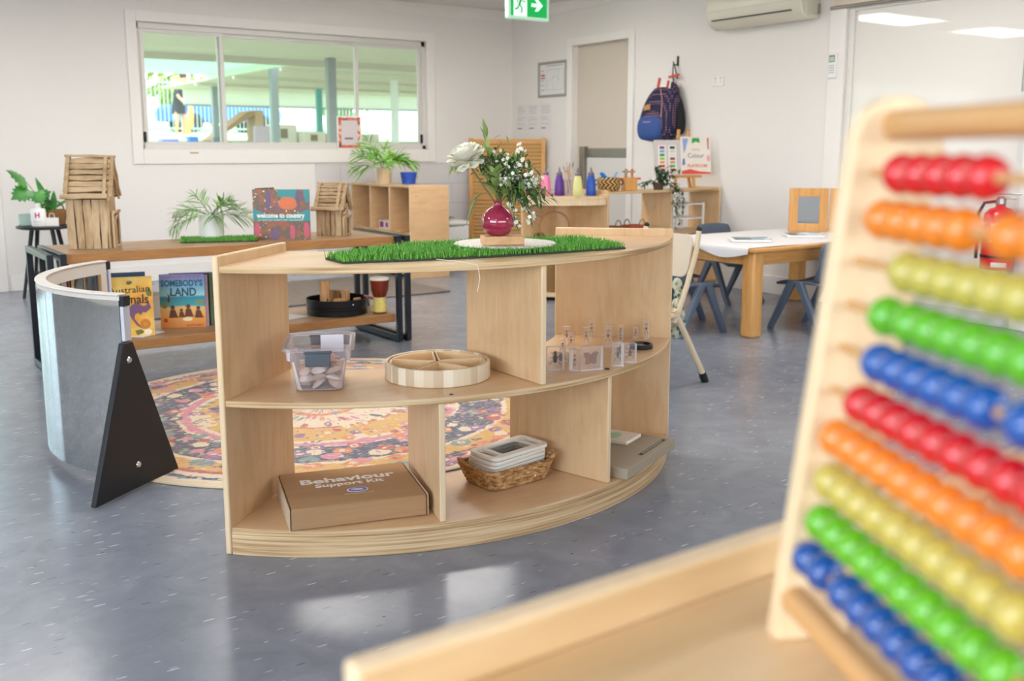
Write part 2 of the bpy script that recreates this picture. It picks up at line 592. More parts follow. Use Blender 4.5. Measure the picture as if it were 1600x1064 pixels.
# ---------------------------------------------------------------- camera
cam = bpy.data.cameras.new('camera'); co = bpy.data.objects.new('camera', cam); COL.objects.link(co)
SC.camera = co
cam.sensor_width = 36; cam.lens = 1550 / 1600 * 36; cam.shift_y = -36 / 1600
co.location = (0, 0, 1.08)
co.rotation_euler = (PI / 2 - math.atan(261 / 1550), 0, R(55.06) - PI / 2)
cam.clip_start = .05
cam.dof.use_dof = True; cam.dof.focus_distance = 2.75; cam.dof.aperture_fstop = 4.6
# ---------------------------------------------------------------- light
wd = bpy.data.worlds.new('sky'); SC.world = wd; wd.use_nodes = True
nt = wd.node_tree
sky = nt.nodes.new('ShaderNodeTexSky'); sky.sky_type = 'NISHITA'; sky.sun_disc = False; sky.sun_elevation = R(52); sky.sun_rotation = R(200)
bgn = nt.nodes['Background']; bgn.inputs[1].default_value = .8
hs = nt.nodes.new('ShaderNodeHueSaturation'); hs.inputs['Saturation'].default_value = .5
nt.links.new(sky.outputs[0], hs.inputs['Color']); nt.links.new(hs.outputs[0], bgn.inputs[0])
def lamp(name, typ, loc, rot, energy, col, **kw):
    l = bpy.data.lights.new(name, typ); l.energy = energy; l.color = col
    for k, v_ in kw.items():
        setattr(l, k, v_)
    o = bpy.data.objects.new(name, l); COL.objects.link(o); o.location = loc; o.rotation_euler = rot
    return o
lamp('sun', 'SUN', (0, 0, 20), (R(-22), R(30), 0), 9.0, (1, .95, .88), angle=R(.6))
# area lamps added outside the unseen rear and left windows, standing for daylight
lamp('fill_lamp_rear', 'AREA', (.9, YB - .15, 1.48), (R(90), 0, PI), 85, (1, .985, .97), shape='RECTANGLE', size=6.4, size_y=1.4)
lamp('fill_lamp_left', 'AREA', (XL - .15, -.1, 1.45), (R(90), 0, R(-90)), 120, (.70, .84, 1), shape='RECTANGLE', size=4.9, size_y=1.4)
SC.view_settings.view_transform = 'Standard'; SC.view_settings.look = 'None'; SC.view_settings.gamma = 1
SC.view_settings.exposure = .12
# ceiling panel lights
LIT = emit('lamp_diffuser', 'fffaf4', 13.5)
def panel(x, y, rz, label, sx=1.2, sy=.6, grp='recessed ceiling panels above the room'):
    t = thing('ceiling_light', label, 'light', (x, y, HC - .03), rz, grp)
    b = B()
    b.bx((-sx / 2, -sy / 2, 0), (sx / 2, -sy / 2 + .02, .029)).bx((-sx / 2, sy / 2 - .02, 0), (sx / 2, sy / 2, .029))
    b.bx((-sx / 2, -sy / 2, 0), (-sx / 2 + .02, sy / 2, .029)).bx((sx / 2 - .02, -sy / 2, 0), (sx / 2, sy / 2, .029))
    b.obj('frame', WHITE, t)
    B().bx((-sx / 2 + .02, -sy / 2 + .02, .008), (sx / 2 - .02, sy / 2 - .02, .02)).obj('diffuser', LIT, t, smooth=0)
for x, y in ((4.1, 6.45), (2.6, 6.45), (.6, 6.45), (4.3, 3.4), (1.6, 3.4), (-1.6, 3.4), (4.3, -.5), (-1.6, -.5)):
    panel(x, y, 0, 'flat white ceiling panel light out of the frame above the room')
# ---------------------------------------------------------------- curved shelf (quarter ring) in the middle
C0 = (1.640, 3.283)
RO, RI = 1.112, .70
A0, A1 = R(222.6), R(316.3)
sh = thing('curved_shelf', 'large curved birch plywood shelf with raised ends standing in the middle of the floor', 'shelf', (C0[0], C0[1] - .9, 0))
th = .018
def radial(a, side, z0, z1, ro=RO, ri=RI):
    """upright board along a radius; side +1 lies on the growing-angle side of the line"""
    b = B()
    X = T(C0[0], C0[1], 0) @ RZ(a)
    lo, hi = (0, th) if side > 0 else ((-th, 0) if side < 0 else (-th / 2, th / 2))
    b.bx((ri, lo, z0), (ro, hi, z1), X)
    tdir = V((-math.sin(a), math.cos(a), 0))
    b.bm.normal_update()
    b.pick(lambda n_, c_: abs(n_.dot(tdir)) < .5, 1)
    return b
def upright(name, a, side, z0, z1, parent, ro=RO, ri=RI, bev=.003):
    o = radial(a, side, z0, z1, ro, ri).obj(name, [PLY, PALE], parent, world=True, bevel=bev)
    return o
upright('end_panel', A0, 1, 0, .812, sh, bev=.005)
upright('end_panel', A1, -1, 0, .812, sh, bev=.005)
d0, d1 = th / 1.1, th / 1.1
def board(name, z0, z1, r0=RI + .004, r1=RO - .004, mats=(PLYH, EDGE), parent=sh, a0=A0 + d0, a1=A1 - d1):
    b = B().arc(C0, r0, r1, a0, a1, z0, z1, 64)
    b.bm.normal_update()
    b.pick(lambda n_, c_: abs(n_.z) < .5, 1)
    return b.obj(name, list(mats), parent, world=True, bevel=.002)
board('top_board', .767, .785)
board('middle_board', .411, .428)
board('bottom_board', .058, .076)
board('plinth', .0, .0575, RO - .06, RO - .003)
board('plinth', .0, .0575, RI + .02, RI + .05)
upright('divider', R(-106.5), 0, .0765, .4105, sh, RO - .012, RI + .006)
upright('divider', R(-75.8), 0, .0765, .4105, sh, RO - .012, RI + .006)
upright('divider', R(-90.3), 0, .4285, .7665, sh, RO - .012, RI + .006)

# ---------------------------------------------------------------- curved mirror screen
MC = (1.325, 3.654)
m0, m1 = R(122.5), R(217.6)
ms = thing('curved_mirror', 'curved silver mirror panel on black triangular feet at the left of the round rug', 'mirror', (.70, 3.65, 0))
B().arc(MC, .702, .728, m0, m1, .04, .632, 64).obj('core_panel', pl('cfc8bf', .5, 0, .4, .02), ms, world=True, bevel=.002)
n = NT('mirror_sheet'); n.base('dfe2e2'); n.set(rough=.03, metal=1)
MIRR = n.m
B().arc(MC, .7285, .7315, m0, m1, .042, .618, 96).obj('mirror_sheet', MIRR, ms, world=True, smooth=50)
B().arc(MC, .699, .7015, m0 + .05, m1 - .05, .07, .585, 96).obj('mirror_sheet', MIRR, ms, world=True, smooth=50)
B().arc(MC, .696, .7335, m0, m1, .6325, .638, 96).obj('rim_strip', pl('d9d4cc', .35, 0, .5, .02), ms, world=True, bevel=.002)
for a, sgn in ((m1, 1), (m0, -1)):
    X = T(MC[0], MC[1], 0) @ RZ(a)
    lo, hi = (0.0005, .022) if sgn > 0 else (-.022, -.0005)
    b = B().prism([(-.205, 0.0), (.205, 0), (.032, .478), (-.012, .478)], lo, hi, X @ T(.715, 0, .0085 if sgn > 0 else .001) @ RX(PI / 2) @ M.Diagonal((1, 1, -1, 1)))
    f = b.obj('foot', BLK, ms, world=True, bevel=.004)
    f['label'] = 'black triangular foot'
    for rr_, zz in ((.012, .43), (.0, .085)):
        p = X @ V((.715 + rr_, hi if sgn > 0 else lo, zz))
        q = X @ V((.715 + rr_, (hi if sgn > 0 else lo) + sgn * .004, zz))
        B().cyl(p, q, .011, .008, 14).obj('bolt', STEEL, f, world=True)
    B().bx((.699, lo + .001, .60), (.731, hi - .004, .632), X).obj('end_cap', BLK, ms, world=True, bevel=.002)
    B().bx((.700, lo + .002, .49), (.730, hi - .008, .599), X).obj('end_strip', pl('c9cbd6', .5), ms, world=True)

# ---------------------------------------------------------------- round rug
RC = (1.672, 3.802); RR = 1.012
n = NT('woven_medallion_rug')
v = n.coords()
sx = n.n('ShaderNodeSeparateXYZ'); n.l(v, sx.inputs[0])
X_, Y_ = sx.outputs[0], sx.outputs[1]
wob = n.math('MULTIPLY', n.math('SUBTRACT', n.noise(v, 26, 3, .6), .5), .035)
r_ = n.math('ADD', n.math('SQRT', n.math('ADD', n.math('MULTIPLY', X_, X_), n.math('MULTIPLY', Y_, Y_))), wob)
th_ = n.math('ARCTAN2', Y_, X_)
def polar(kr, ka, off=0):
    c = n.n('ShaderNodeCombineXYZ')
    n.l(n.math('MULTIPLY', r_, kr), c.inputs[0]); n.l(n.math('MULTIPLY', n.math('ADD', th_, off), ka), c.inputs[1])
    return c.outputs[0]
CR, GO, PK, NV, OR, TE, PU, RE = 'e0cdb0', 'd3a24c', 'cf7f93', '3c4560', 'd77c43', '6c8c8c', '8d5f8d', 'b9504a'
field = n.ramp(r_, [(0, CR), (.10, OR), (.14, CR), (.31, RE), (.325, GO), (.50, CR), (.525, PK), (.565, CR), (.58, NV), (.76, CR), (.785, GO), (.875, RE), (.895, CR), (.93, NV), (.955, CR)], 'CONSTANT')
def vcell(vec, scale, stops, rnd=.8):
    nd = n.n('ShaderNodeTexVoronoi', feature='F1', _Scale=scale, _Randomness=rnd); n.l(vec, nd.inputs['Vector'])
    s2 = n.n('ShaderNodeSeparateColor'); n.l(nd.outputs['Color'], s2.inputs[0])
    return nd.outputs['Distance'], n.ramp(s2.outputs[0], stops, 'CONSTANT'), s2.outputs[1]
pal1 = [(0, PK), (.18, CR), (.38, OR), (.52, TE), (.64, PU), (.76, NV), (.86, RE)]
dist, colr, pick = vcell(polar(13, 8.2), 1.0, pal1)
dist2 = n.math('ADD', dist, n.math('MULTIPLY', n.math('SUBTRACT', n.noise(v, 60, 3, .6), .5), .35))
col = n.mix(n.math('LESS_THAN', dist2, .47), field, colr)
col = n.mix(n.math('MULTIPLY', n.math('LESS_THAN', dist2, .22), n.math('GREATER_THAN', pick, .35)), col, CR)
col = n.mix(n.math('LESS_THAN', dist2, .11), col, RE)
d3, c3_, p3 = vcell(polar(34, 22), 1.0, [(0, CR), (.25, PK), (.4, NV), (.55, GO), (.7, OR), (.85, PU)])
ring = n.math('MULTIPLY', n.math('LESS_THAN', n.math('ADD', d3, n.math('MULTIPLY', n.noise(v, 90, 2), .2)), .44), n.math('GREATER_THAN', p3, .30))
col = n.mix(n.math('MULTIPLY', ring, .85), col, c3_)
edge = n.math('GREATER_THAN', r_, .985)
col = n.mix(edge, col, 'd8c3a0')
wear = n.noise(v, 7, 5, .7)
col = n.mix(n.math('MULTIPLY', n.math('GREATER_THAN', n.noise(n.coords((30, 90, 1)), 1, 2), .56), .35), col, 'd9c7b0')
col = n.mix(n.math('MULTIPLY', wear, .18), col, 'dcc7ac')
n.base(col); n.set(rough=.95, spec=.1, sheen=.3)
n.bump(n.noise(v, 260, 2), .5, .003)
single(B().lathe([(0, 0), (RR, 0), (RR + .004, .004), (RR, .008), (0, .0082)], T(RC[0], RC[1], .0005), 96), 'round_rug', n.m,
       'large round multicoloured medallion rug on the grey floor behind the curved shelf', 'rug', (RC[0], RC[1], 0))
# grey rug by the window wall
n = NT('shaggy_grey_rug'); v = n.coords((6, 40, 1))
n.base(n.ramp(n.noise(v, 3, 5, .75), [(.3, '5d5550'), (.5, '7d736b'), (.7, '988d83')])); n.set(rough=.95, spec=.1)
n.bump(n.noise(n.coords(), 120, 3), .8, .006)
single(B().bx((1.47, 6.50, .0005), (3.96, 7.72, .014)), 'floor_rug', n.m, 'flat grey-brown rectangular rug on the floor behind the timber bench', 'rug', (2.7, 7.1, 0), bevel=.005)

# ---------------------------------------------------------------- timber bench with black steel frames
be = thing('timber_bench', 'two-tier timber plank bench with black steel loop legs below the window', 'bench', (1.78, 5.2, 0))
BX0, BX1, BY0, BY1 = .93, 2.652, 4.955, 5.47
def plank(name, z0, z1):
    b = B()
    b.bx((BX0, BY0, z0), (BX1, BY1, z1))
    b.bm.normal_update()
    b.pick(lambda n_, c_: n_.z > .5, 1)
    return b.obj(name, [PLANK, PLANKT], be, world=True, bevel=.004)
plank('seat_plank', .556, .605)
plank('lower_plank', .116, .165)
for x in (2.668, 2.724, BX0 - .016, BX0 - .072):
    b = B(); s_ = .0145
    ya, yb = 4.925, 5.485
    b.bx((x - s_, ya, .005), (x + s_, ya + 2 * s_, .607)).bx((x - s_, yb - 2 * s_, .005), (x + s_, yb, .607))
    b.bx((x - s_, ya + 2 * s_, .005), (x + s_, yb - 2 * s_, .035)).bx((x - s_, ya + 2 * s_, .577), (x + s_, yb - 2 * s_, .607))
    lf = b.obj('leg_frame', BLKM, be, world=True, bevel=.002)
    for y in (ya + .03, yb - .03):
        B().lathe([(.013, 0), (.013, .0048)], T(x, y, 0), 10).obj('glide', BLK, lf, world=True)

# ---------------------------------------------------------------- shelf unit in the foreground with the abacus
fs = thing('storage_shelf', 'pale birch shelf unit with a raised back lip in the near foreground', 'shelf', (.72, .2, 0))
def ply_box(name, lo, hi, mats, parent, thin, bev=.003):
    b = B().bx(lo, hi)
    b.bm.normal_update()
    b.pick(lambda n_, c_: abs(n_[thin]) < .5, 1)
    return b.obj(name, mats, parent, world=True, bevel=bev)
FX0, FX1, FY0, FY1 = .207, 1.28, -.02, .456
ply_box('back_panel', (FX0, FY1 - .018, 0), (FX1, FY1, .813), [PALEX, PALE], fs, 1, .004)
ply_box('top_board', (FX0 + .003, FY0, .767), (FX1, FY1 - .0185, .785), [PALEX, EDGE], fs, 2)
ply_box('side_panel', (FX0 + .003, FY0, 0), (FX0 + .021, FY1 - .0185, .7665), [PLY, PALE], fs, 0)
ply_box('side_panel', (FX1 - .018, FY0, 0), (FX1, FY1 - .0185, .7665), [PLY, PALE], fs, 0)
ply_box('middle_board', (FX0 + .0215, FY0, .40), (FX1 - .0185, FY1 - .0185, .418), [PALEX, EDGE], fs, 2)
ply_box('bottom_board', (FX0 + .0215, FY0, .0), (FX1 - .0185, FY1 - .0185, .06), [PALEX, EDGE], fs, 2)

ab = thing('abacus', 'wooden counting frame with ten rows of bright coloured beads in the foreground', 'abacus', (.452, .369, .7855), math.atan2(-.455, .89))
LA = .285
def panel_poly():
    p = [(0, 0), (.047, 0), (.0865, .285)]
    c = (.0615, .298); rr_ = .0275
    for i in range(0, 9):
        a = R(-5 + 22 * i)
        p.append((c[0] + rr_ * math.cos(a), c[1] + rr_ * math.sin(a)))
    return p
for i, y in enumerate((0, -LA - .014)):
    b = B().prism(panel_poly(), 0, .014, T(0, y + .014, 0) @ RX(PI / 2))
    b.obj('side_panel', PALE, ab, bevel=.002)
def rodx(z): return .0117 + (z - .027) * (.035 / .255)
ROD = pl('cd9c66', .5, 0, .3, .08)
def rod(name, z, r, x=None):
    x = rodx(z) if x is None else x
    B().cyl((x, .004, z), (x, -LA - .004, z), r, n=14).obj(name, ROD, ab)
rod('handle_rod', .3085, .0085, .058)
rod('base_dowel', .027, .0085)
rows = [('cf0c16', .021, (5,), (.06,)), ('e57d10', .011, (5,), (.02,)), ('b9ab48', .046, (), ()), ('58ac10', .034, (1,), (.006,)), ('0a4f9e', .036, (6,), (.012,)),
        ('cb0b14', .026, (), ()), ('ea7f1c', .006, (), ()), ('c0ad4e', .009, (), ()), ('60b012', .008, (), ()), ('0b4a98', .001, (2,), (.009,))]
BD = .0186
for i, (colr_, st, cuts, gaps) in enumerate(rows):
    z = .282 - i * .02505
    rod('rod', z, .0026)
    mt = pl(colr_, .16, 0, .5, .03, .6)
    me = None
    y = -st - BD / 2
    for k in range(10):
        if k in cuts:
            y -= gaps[cuts.index(k)]
        if me is None:
            o = B().lathe([(.003, -.0091), (.0066, -.0086), (.0097, -.0056), (.0112, 0), (.0097, .0056), (.0066, .0086), (.003, .0091)], RX(PI / 2), 24).obj('bead', mt, ab, smooth=80)
            me = o.data
        else:
            o = bpy.data.objects.new('bead', me); COL.objects.link(o); o.parent = ab
        o.location = (rodx(z), y, z)
        y -= BD

# ---------------------------------------------------------------- table, paper cover, chairs
tb = thing('activity_table', 'honey pine table with thick square legs by the right wall', 'table', (5.11, 4.29, 0))
TX0, TX1, TY0, TY1, TZ = 4.365, 5.88, 3.83, 4.76, .524
def rrect(x0, y0, x1, y1, r, n_=6):
    p = []
    for cx, cy, a in ((x1 - r, y1 - r, 0), (x0 + r, y1 - r, 90), (x0 + r, y0 + r, 180), (x1 - r, y0 + r, 270)):
        for i in range(n_ + 1):
            t_ = R(a + 90 * i / n_)
            p.append((cx + r * math.cos(t_), cy + r * math.sin(t_)))
    return p
B().prism(rrect(TX0, TY0, TX1, TY1, .05), TZ - .024, TZ).obj('tabletop', PINEX, tb, world=True, bevel=.006)
b = B()
b.bx((TX0 + .1, TY0 + .03, TZ - .1), (TX1 - .1, TY0 + .055, TZ - .0245)).bx((TX0 + .1, TY1 - .055, TZ - .1), (TX1 - .1, TY1 - .03, TZ - .0245))
b.bx((TX0 + .03, TY0 + .1, TZ - .1), (TX0 + .055, TY1 - .1, TZ - .0245)).bx((TX1 - .055, TY0 + .1, TZ - .1), (TX1 - .03, TY1 - .1, TZ - .0245))
b.obj('apron', PINEX, tb, world=True, bevel=.003)
for x in (TX0 + .062, TX1 - .062):
    for y in (TY0 + .062, TY1 - .062):
        B().box((x, y, (TZ - .0245) / 2), (.09, .09, TZ - .0245)).obj('leg', PINE, tb, world=True, bevel=.012)
# paper cover, hanging over the left edge
b = B()
NY = 24
vs, fs_ = [], []
NX = 27
for j in range(NY + 1):
    y = TY0 + .045 + (TY1 - TY0 - .07) * j / NY
    fr = j / NY
    hang = .026 + .03 * math.exp(-((fr - .25) / .2) ** 2) + .010 * math.sin(fr * 9)
    cols = [(-.0065 - .006 * fr * math.sin(9 * fr), -hang), (-.008, -hang * .6), (-.007, -hang * .3), (-.005, -.003), (-.002, .0022), (.006, .0035)]
    for k_ in range(22):
        u = .02 + (TX1 - TX0 - .04) * k_ / 21
        cols.append((u, .0022 + .0012 * math.sin((TX0 + u) * 9 + y * 6)))
    for dx, dz in cols:
        vs.append((TX0 + dx, y, TZ + dz))
for j in range(NY):
    for i in range(NX):
        a = j * (NX + 1) + i
        fs_.append((a, a + 1, a + NX + 2, a + NX + 1))
b._add(vs, fs_)
single(b, 'paper_cover', pl('e9e5e6', .7, 0, .2, .01), 'white paper sheet spread over the pine table top with one side hanging down', 'table paper', (5.1, 4.29, TZ), smooth=60)

CH = pl('566273', .42, 0, .4, .06)
def make_chair(label, loc, rz):
    """moulded child's chair, faces local +Y"""
    t = thing('plastic_chair', label, 'chair', loc, rz, 'grey-blue moulded chairs around the pine table')
    W, D, H = .33, .30, .31
    b = B(); n_ = 8
    vs, fs2 = [], []
    for j in range(n_ + 1):
        v_ = j / n_
        y = -D / 2 + D * v_
        for i in range(n_ + 1):
            u = -1 + 2 * i / n_
            w_ = W / 2 * (1 - .06 * v_)
            vs.append((u * w_, y, H - .012 * (1 - u * u) - .02 * max(0, v_ - .8) / .2))
    for j in range(n_):
        for i in range(n_):
            a = j * (n_ + 1) + i
            fs2.append((a, a + 1, a + n_ + 2, a + n_ + 1))
    b._add(vs, fs2)
    o = b.obj('seat', CH, t); md = o.modifiers.new('thick', 'SOLIDIFY'); md.thickness = .014
    b = B(); vs, fs2 = [], []
    for j in range(9):
        v_ = j / 8
        z = H - .005 + .245 * v_
        hw = W / 2 * (1.0 if v_ < .75 else 1 - .10 * ((v_ - .75) / .25) ** 2)
        y0_ = -D / 2 - .06 * v_ - .018 * math.sin(PI * min(1, v_ * 1.5))
        for i in range(9):
            u = -1 + i / 4
            vs.append((u * hw, y0_ + .028 * u * u, z - .03 * max(0, abs(u) - .7) * (v_ > .9)))
    for j in range(8):
        for i in range(8):
            a = j * 9 + i
            fs2.append((a, a + 1, a + 10, a + 9))
    b._add(vs, fs2)
    o = b.obj('backrest', CH, t); md = o.modifiers.new('thick', 'SOLIDIFY'); md.thickness = .014
    for sx_ in (-1, 1):
        x = sx_ * (W / 2 + .002)
        for sy_, foot in ((1, .175), (-1, -.185)):
            b = B()
            poly = [(.02 * sy_ - .028, H + .002), (.02 * sy_ + .028, H + .002), (foot + .016, 0), (foot - .016, 0)]
            b.prism(poly, -.017, .017, T(x, 0, 0) @ M(((0, 0, 1, 0), (1, 0, 0, 0), (0, 1, 0, 0), (0, 0, 0, 1))))
            b.obj('leg', CH, t, bevel=.006)
    return t
ca = make_chair('grey-blue plastic chair at the left end of the pine table, nearest the curved shelf', (4.235, 4.255, 0), R(-90))
ch = dup(ca, (4.45, 4.635, 0), R(-90), 'grey-blue plastic chair tucked under the far left corner of the pine table')
dup(ca, (5.37, 4.95, 0), R(178), 'grey-blue plastic chair behind the pine table, its rounded back showing over the white paper')
dup(ca, (4.93, 3.86, 0), R(2), 'grey-blue plastic chair at the near side of the pine table, cut off by the abacus')

# beige tubular chair behind the right end of the curved shelf
wc = thing('tubular_chair', 'beige tube-framed chair with a wooden back behind the right end of the curved shelf', 'chair', (3.12, 3.42, 0))
BE = pl('e3cfae', .4, 0, .4, .04)
fl = NT('floral_fabric'); v = fl.coords()
fl.base(fl.ramp(fl.vor(v, 38, out='Distance'), [(0, '2d3b33'), (.25, '5f7a68'), (.4, 'b9c0aa'), (.7, 'd8d2bc')], 'CONSTANT')); fl.set(rough=.9)
for y, nm in ((3.245, 'rail'), (3.60, 'rail')):
    b = B()
    b.tube([(3.315, y, .715), (3.30, y, .62), (3.245, y, .46), (3.19, y, .33), (3.17, y, .30)], .0125, 10)
    b.tube([(3.17, y, .36), (3.24, y, .25), (3.365, y - .01 * (1 if y < 3.4 else -1), .03)], .0145, 10)
    b.tube([(3.20, y, .335), (3.0, y, .335), (2.95, y, .30), (2.90, y, .025)], .0125, 10)
    r1 = b.obj('side_frame', BE, wc, world=True)
    b = B().cyl((3.355, y - .009 * (1 if y < 3.4 else -1), .045), (3.375, y - .012 * (1 if y < 3.4 else -1), .0), .0185, n=12)
    b.cyl((2.901, y, .04), (2.899, y, 0), .0165, n=12)
    b.obj('rubber_foot', BLK, r1, world=True)
    B().sph((3.317, y, .722), .0145, 10, 6).obj('tube_plug', BLK, r1, world=True)
b = B()
pts = rrect(-.17, -.10, .17, .10, .04)
b.prism(pts, -.006, .006, T(3.272, 3.4225, .60) @ RY(R(12)) @ RZ(R(90)) @ RX(R(90)))
b.obj('backrest', pl('d7cbb8', .4, 0, .4, .05), wc, world=True, bevel=.003)
B().prism(rrect(2.93, 3.25, 3.21, 3.595, .04), .348, .364).obj('seat', PLYH, wc, world=True, bevel=.003)
b = B()
for k in range(6):
    b.sph((3.23 + .012 * math.sin(k * 2.1), 3.28 + .012 * math.cos(k), .47 - .045 * k), .026, 8, 6, sc=(1, 1, 1.2))
single(b, 'fabric_bundle', fl.m, 'green floral fabric bunched on the back tube of the beige chair', 'fabric', (3.23, 3.28, .35))
# ---------------------------------------------------------------- things on the curved shelf
ZB, ZM, ZT = .0765, .4285, .7855
CR_ = V((.8197, -.5727, 0)); CF_ = V((.5727, .8197, 0))       # across and away, seen from the front of the shelf
def inside(p, poly):
    c = False
    j = len(poly) - 1
    for i in range(len(poly)):
        a, b_ = poly[i], poly[j]
        if (a[1] > p[1]) != (b_[1] > p[1]) and p[0] < (b_[0] - a[0]) * (p[1] - a[1]) / (b_[1] - a[1]) + a[0]:
            c = not c
        j = i
    return c
def turf(name, label, poly, z, n_, h, holes=None):
    cx = sum(p[0] for p in poly) / len(poly); cy = sum(p[1] for p in poly) / len(poly)
    t = thing(name, label, 'artificial grass', (cx, cy, z))
    B().prism(poly, z, z + .005).obj('backing', pl('2c3a2a', .8), t, world=True)
    b = B()
    x0, x1 = min(p[0] for p in poly), max(p[0] for p in poly)
    y0_, y1_ = min(p[1] for p in poly), max(p[1] for p in poly)
    k = 0
    vs, fs2 = [], []
    while k < n_:
        p = (random.uniform(x0, x1), random.uniform(y0_, y1_))
        if not inside(p, poly):
            continue
        hh = h * random.uniform(.65, 1.15)
        if holes and (p[0] - holes[0]) ** 2 + (p[1] - holes[1]) ** 2 < holes[2] ** 2:
            hh = min(hh, holes[3])
        k += 1
        a = random.uniform(0, 2 * PI)
        lean = random.uniform(.1, .9) * hh
        w_ = .0011
        u = V((math.cos(a), math.sin(a), 0)); s_ = V((-u.y, u.x, 0)) * w_
        p0 = V((p[0], p[1], z + .004))
        p1 = p0 + u * lean * .4 + V((0, 0, hh * .6)); p2 = p0 + u * lean + V((0, 0, hh))
        q = len(vs)
        vs += [p0 - s_, p0 + s_, p1 + s_, p1 - s_, p2]
        fs2 += [(q, q + 1, q + 2, q + 3), (q + 3, q + 2, q + 4)]
    b._add(vs, fs2)
    n = NT('grass_blade')
    oi = n.noise(n.coords(), 240, 2)
    n.base(n.ramp(oi, [(.3, '4a8f32'), (.5, '69b043'), (.7, '95cf63')])); n.set(rough=.5, spec=.3)
    g = b.obj('blades', n.m, t, world=True, smooth=0, recalc=False)
    g['kind'] = 'stuff'
    return t
mat_poly = [(1.125, 2.385), (1.30, 2.335), (1.51, 2.295), (1.80, 2.27), (2.0, 2.262), (2.06, 2.55), (1.84, 2.625), (1.49, 2.665), (1.13, 2.51)]
turf('grass_mat', 'long strip of bright green artificial grass on top of the curved shelf', mat_poly, ZT, 9500, .021, (1.69, 2.455, .15, .012))
o = B().tube([(1.37, 2.325, .788), (1.39, 2.23, .789), (1.405, 2.168, .784), (1.408, 2.162, .75), (1.402, 2.165, .715)], .0008, 5)
single(o, 'thread', pl('efe9dc', .7), 'thin white thread hanging down over the front edge of the curved shelf top', 'thread', (1.40, 2.2, .785))
# plate, block, vase and flowers
pc = (1.69, 2.455)
n = NT('pale_woven_plate'); v = n.coords()
n.base(n.ramp(n.noise(v, 90, 3), [(.35, 'c9c3b6'), (.6, 'e2ddd3')])); n.set(rough=.5)
single(B().lathe([(0, 0), (.15, 0), (.155, .004), (.15, .008), (0, .0075)], T(pc[0], pc[1], .7995), 48), 'round_placemat', n.m,
       'pale round mat lying in the green grass under the vase', 'placemat', (pc[0], pc[1], .7995))
single(B().box((1.645, 2.405, .821), (.118, .075, .026), T(1.645, 2.405, 0) @ RZ(R(-22)) @ T(-1.645, -2.405, 0)), 'wood_block', [wood('sawn_block', 'b98a5c', 'd3a77a', 'dfbb93', 'y', .6)],
       'small sawn wooden block under the pink vase', 'wood block', (1.645, 2.405, .808), bevel=.003)
vc = V((1.632, 2.408, .8345))
va = NT('cranberry_glaze'); va.base(va.mix(va.noise(va.coords(), 9, 2), '8f1f3d', 'a42a4b')); va.set(rough=.06, spec=.6, coat=.6)
vs_ = thing('bud_vase', 'round glossy crimson bud vase with flowers on the curved shelf', 'vase', vc)
B().lathe([(.0, 0), (.02, .0), (.032, .006), (.043, .022), (.0455, .042), (.041, .060), (.029, .075), (.016, .083), (.012, .087), (.0115, .097), (.0135, .1), (.0115, .1), (.009, .096), (.009, .086), (0, .08)], M.Diagonal((1.08, 1.08, 1, 1)), n=40).obj('body', va.m, vs_, smooth=60)
GRN = [pl('5d7d3c', .5, var=.15), pl('7f9a52', .5, var=.15), pl('47693c', .5, var=.15), pl('9db06a', .5, var=.1)]
STEM = pl('6c6a3e', .6)
PET = pl('f1efe0', .6, var=.03); PETY = pl('e6dfae', .6)
def at(r_, up, f=0): return vc + CR_ * r_ + CF_ * f + V((0, 0, up))
def bend(p0, p1, sag, k=6):
    p0, p1 = V(p0), V(p1)
    return [p0.lerp(p1, i / k) + V((0, 0, sag * math.sin(PI * i / k))) for i in range(k + 1)]
def flower_stem(label, tip, sag, r_=.0016):
    t = thing('flower_stem', label, 'flower', at(0, .095), group=None)
    pts = bend(at(tip[0] * .03, .088), at(*tip), sag)
    B().tube(pts, r_, 6).obj('stem', STEM, t, world=True)
    return t, pts
# big cream rose
t, pts = flower_stem('large cream peony bloom leaning left on a thick stem in the crimson vase', (-.088, .212, .0), .0, .0026)
c = at(-.092, .222)
b = B()
for ring, (k, el, L_, w_) in enumerate(((4, 78, .040, .017), (6, 62, .046, .020), (8, 45, .050, .022), (9, 28, .053, .023), (10, 8, .054, .022), (9, -14, .048, .020))):
    for i in range(k):
        a = 2 * PI * i / k + ring * .5 + random.uniform(-.1, .1); e = R(el + random.uniform(-7, 7))
        ax = (V((0, 0, 1)) - CR_ * .35 - CF_ * .25).normalized()
        u_ = ax.cross(CF_).normalized(); w2 = ax.cross(u_)
        d_ = (u_ * math.cos(a) + w2 * math.sin(a)) * math.cos(e) + ax * math.sin(e)
        b.leaf(c - ax * .012 + d_ * .006, d_, L_, w_, up=ax, droop=-.12, k=6, fold=.38, blunt=True)
b.obj('bloom', PET, t, world=True, smooth=80, recalc=False)
b = B()
for i in range(46):
    a = random.uniform(0, 2 * PI); e = random.uniform(-.9, .3)
    d_ = V((math.cos(a) * math.cos(e), math.sin(a) * math.cos(e), math.sin(e)))
    b.leaf(at(-.128, .198) + d_ * .004, d_, random.uniform(.022, .038), .0015, droop=.1, k=2)
b.obj('bract', pl('b9c58e', .6), t, world=True, recalc=False)
for p, d_, L_, w_ in ((at(-.052, .125), (-.5, .2, -1), .085, .014), (at(-.045, .12), (-.8, .35, -.45), .05, .010)):
    B().leaf(p, d_, L_, w_, droop=.2, k=6, fold=.3).obj('leaf', GRN[0], t, world=True, recalc=False)
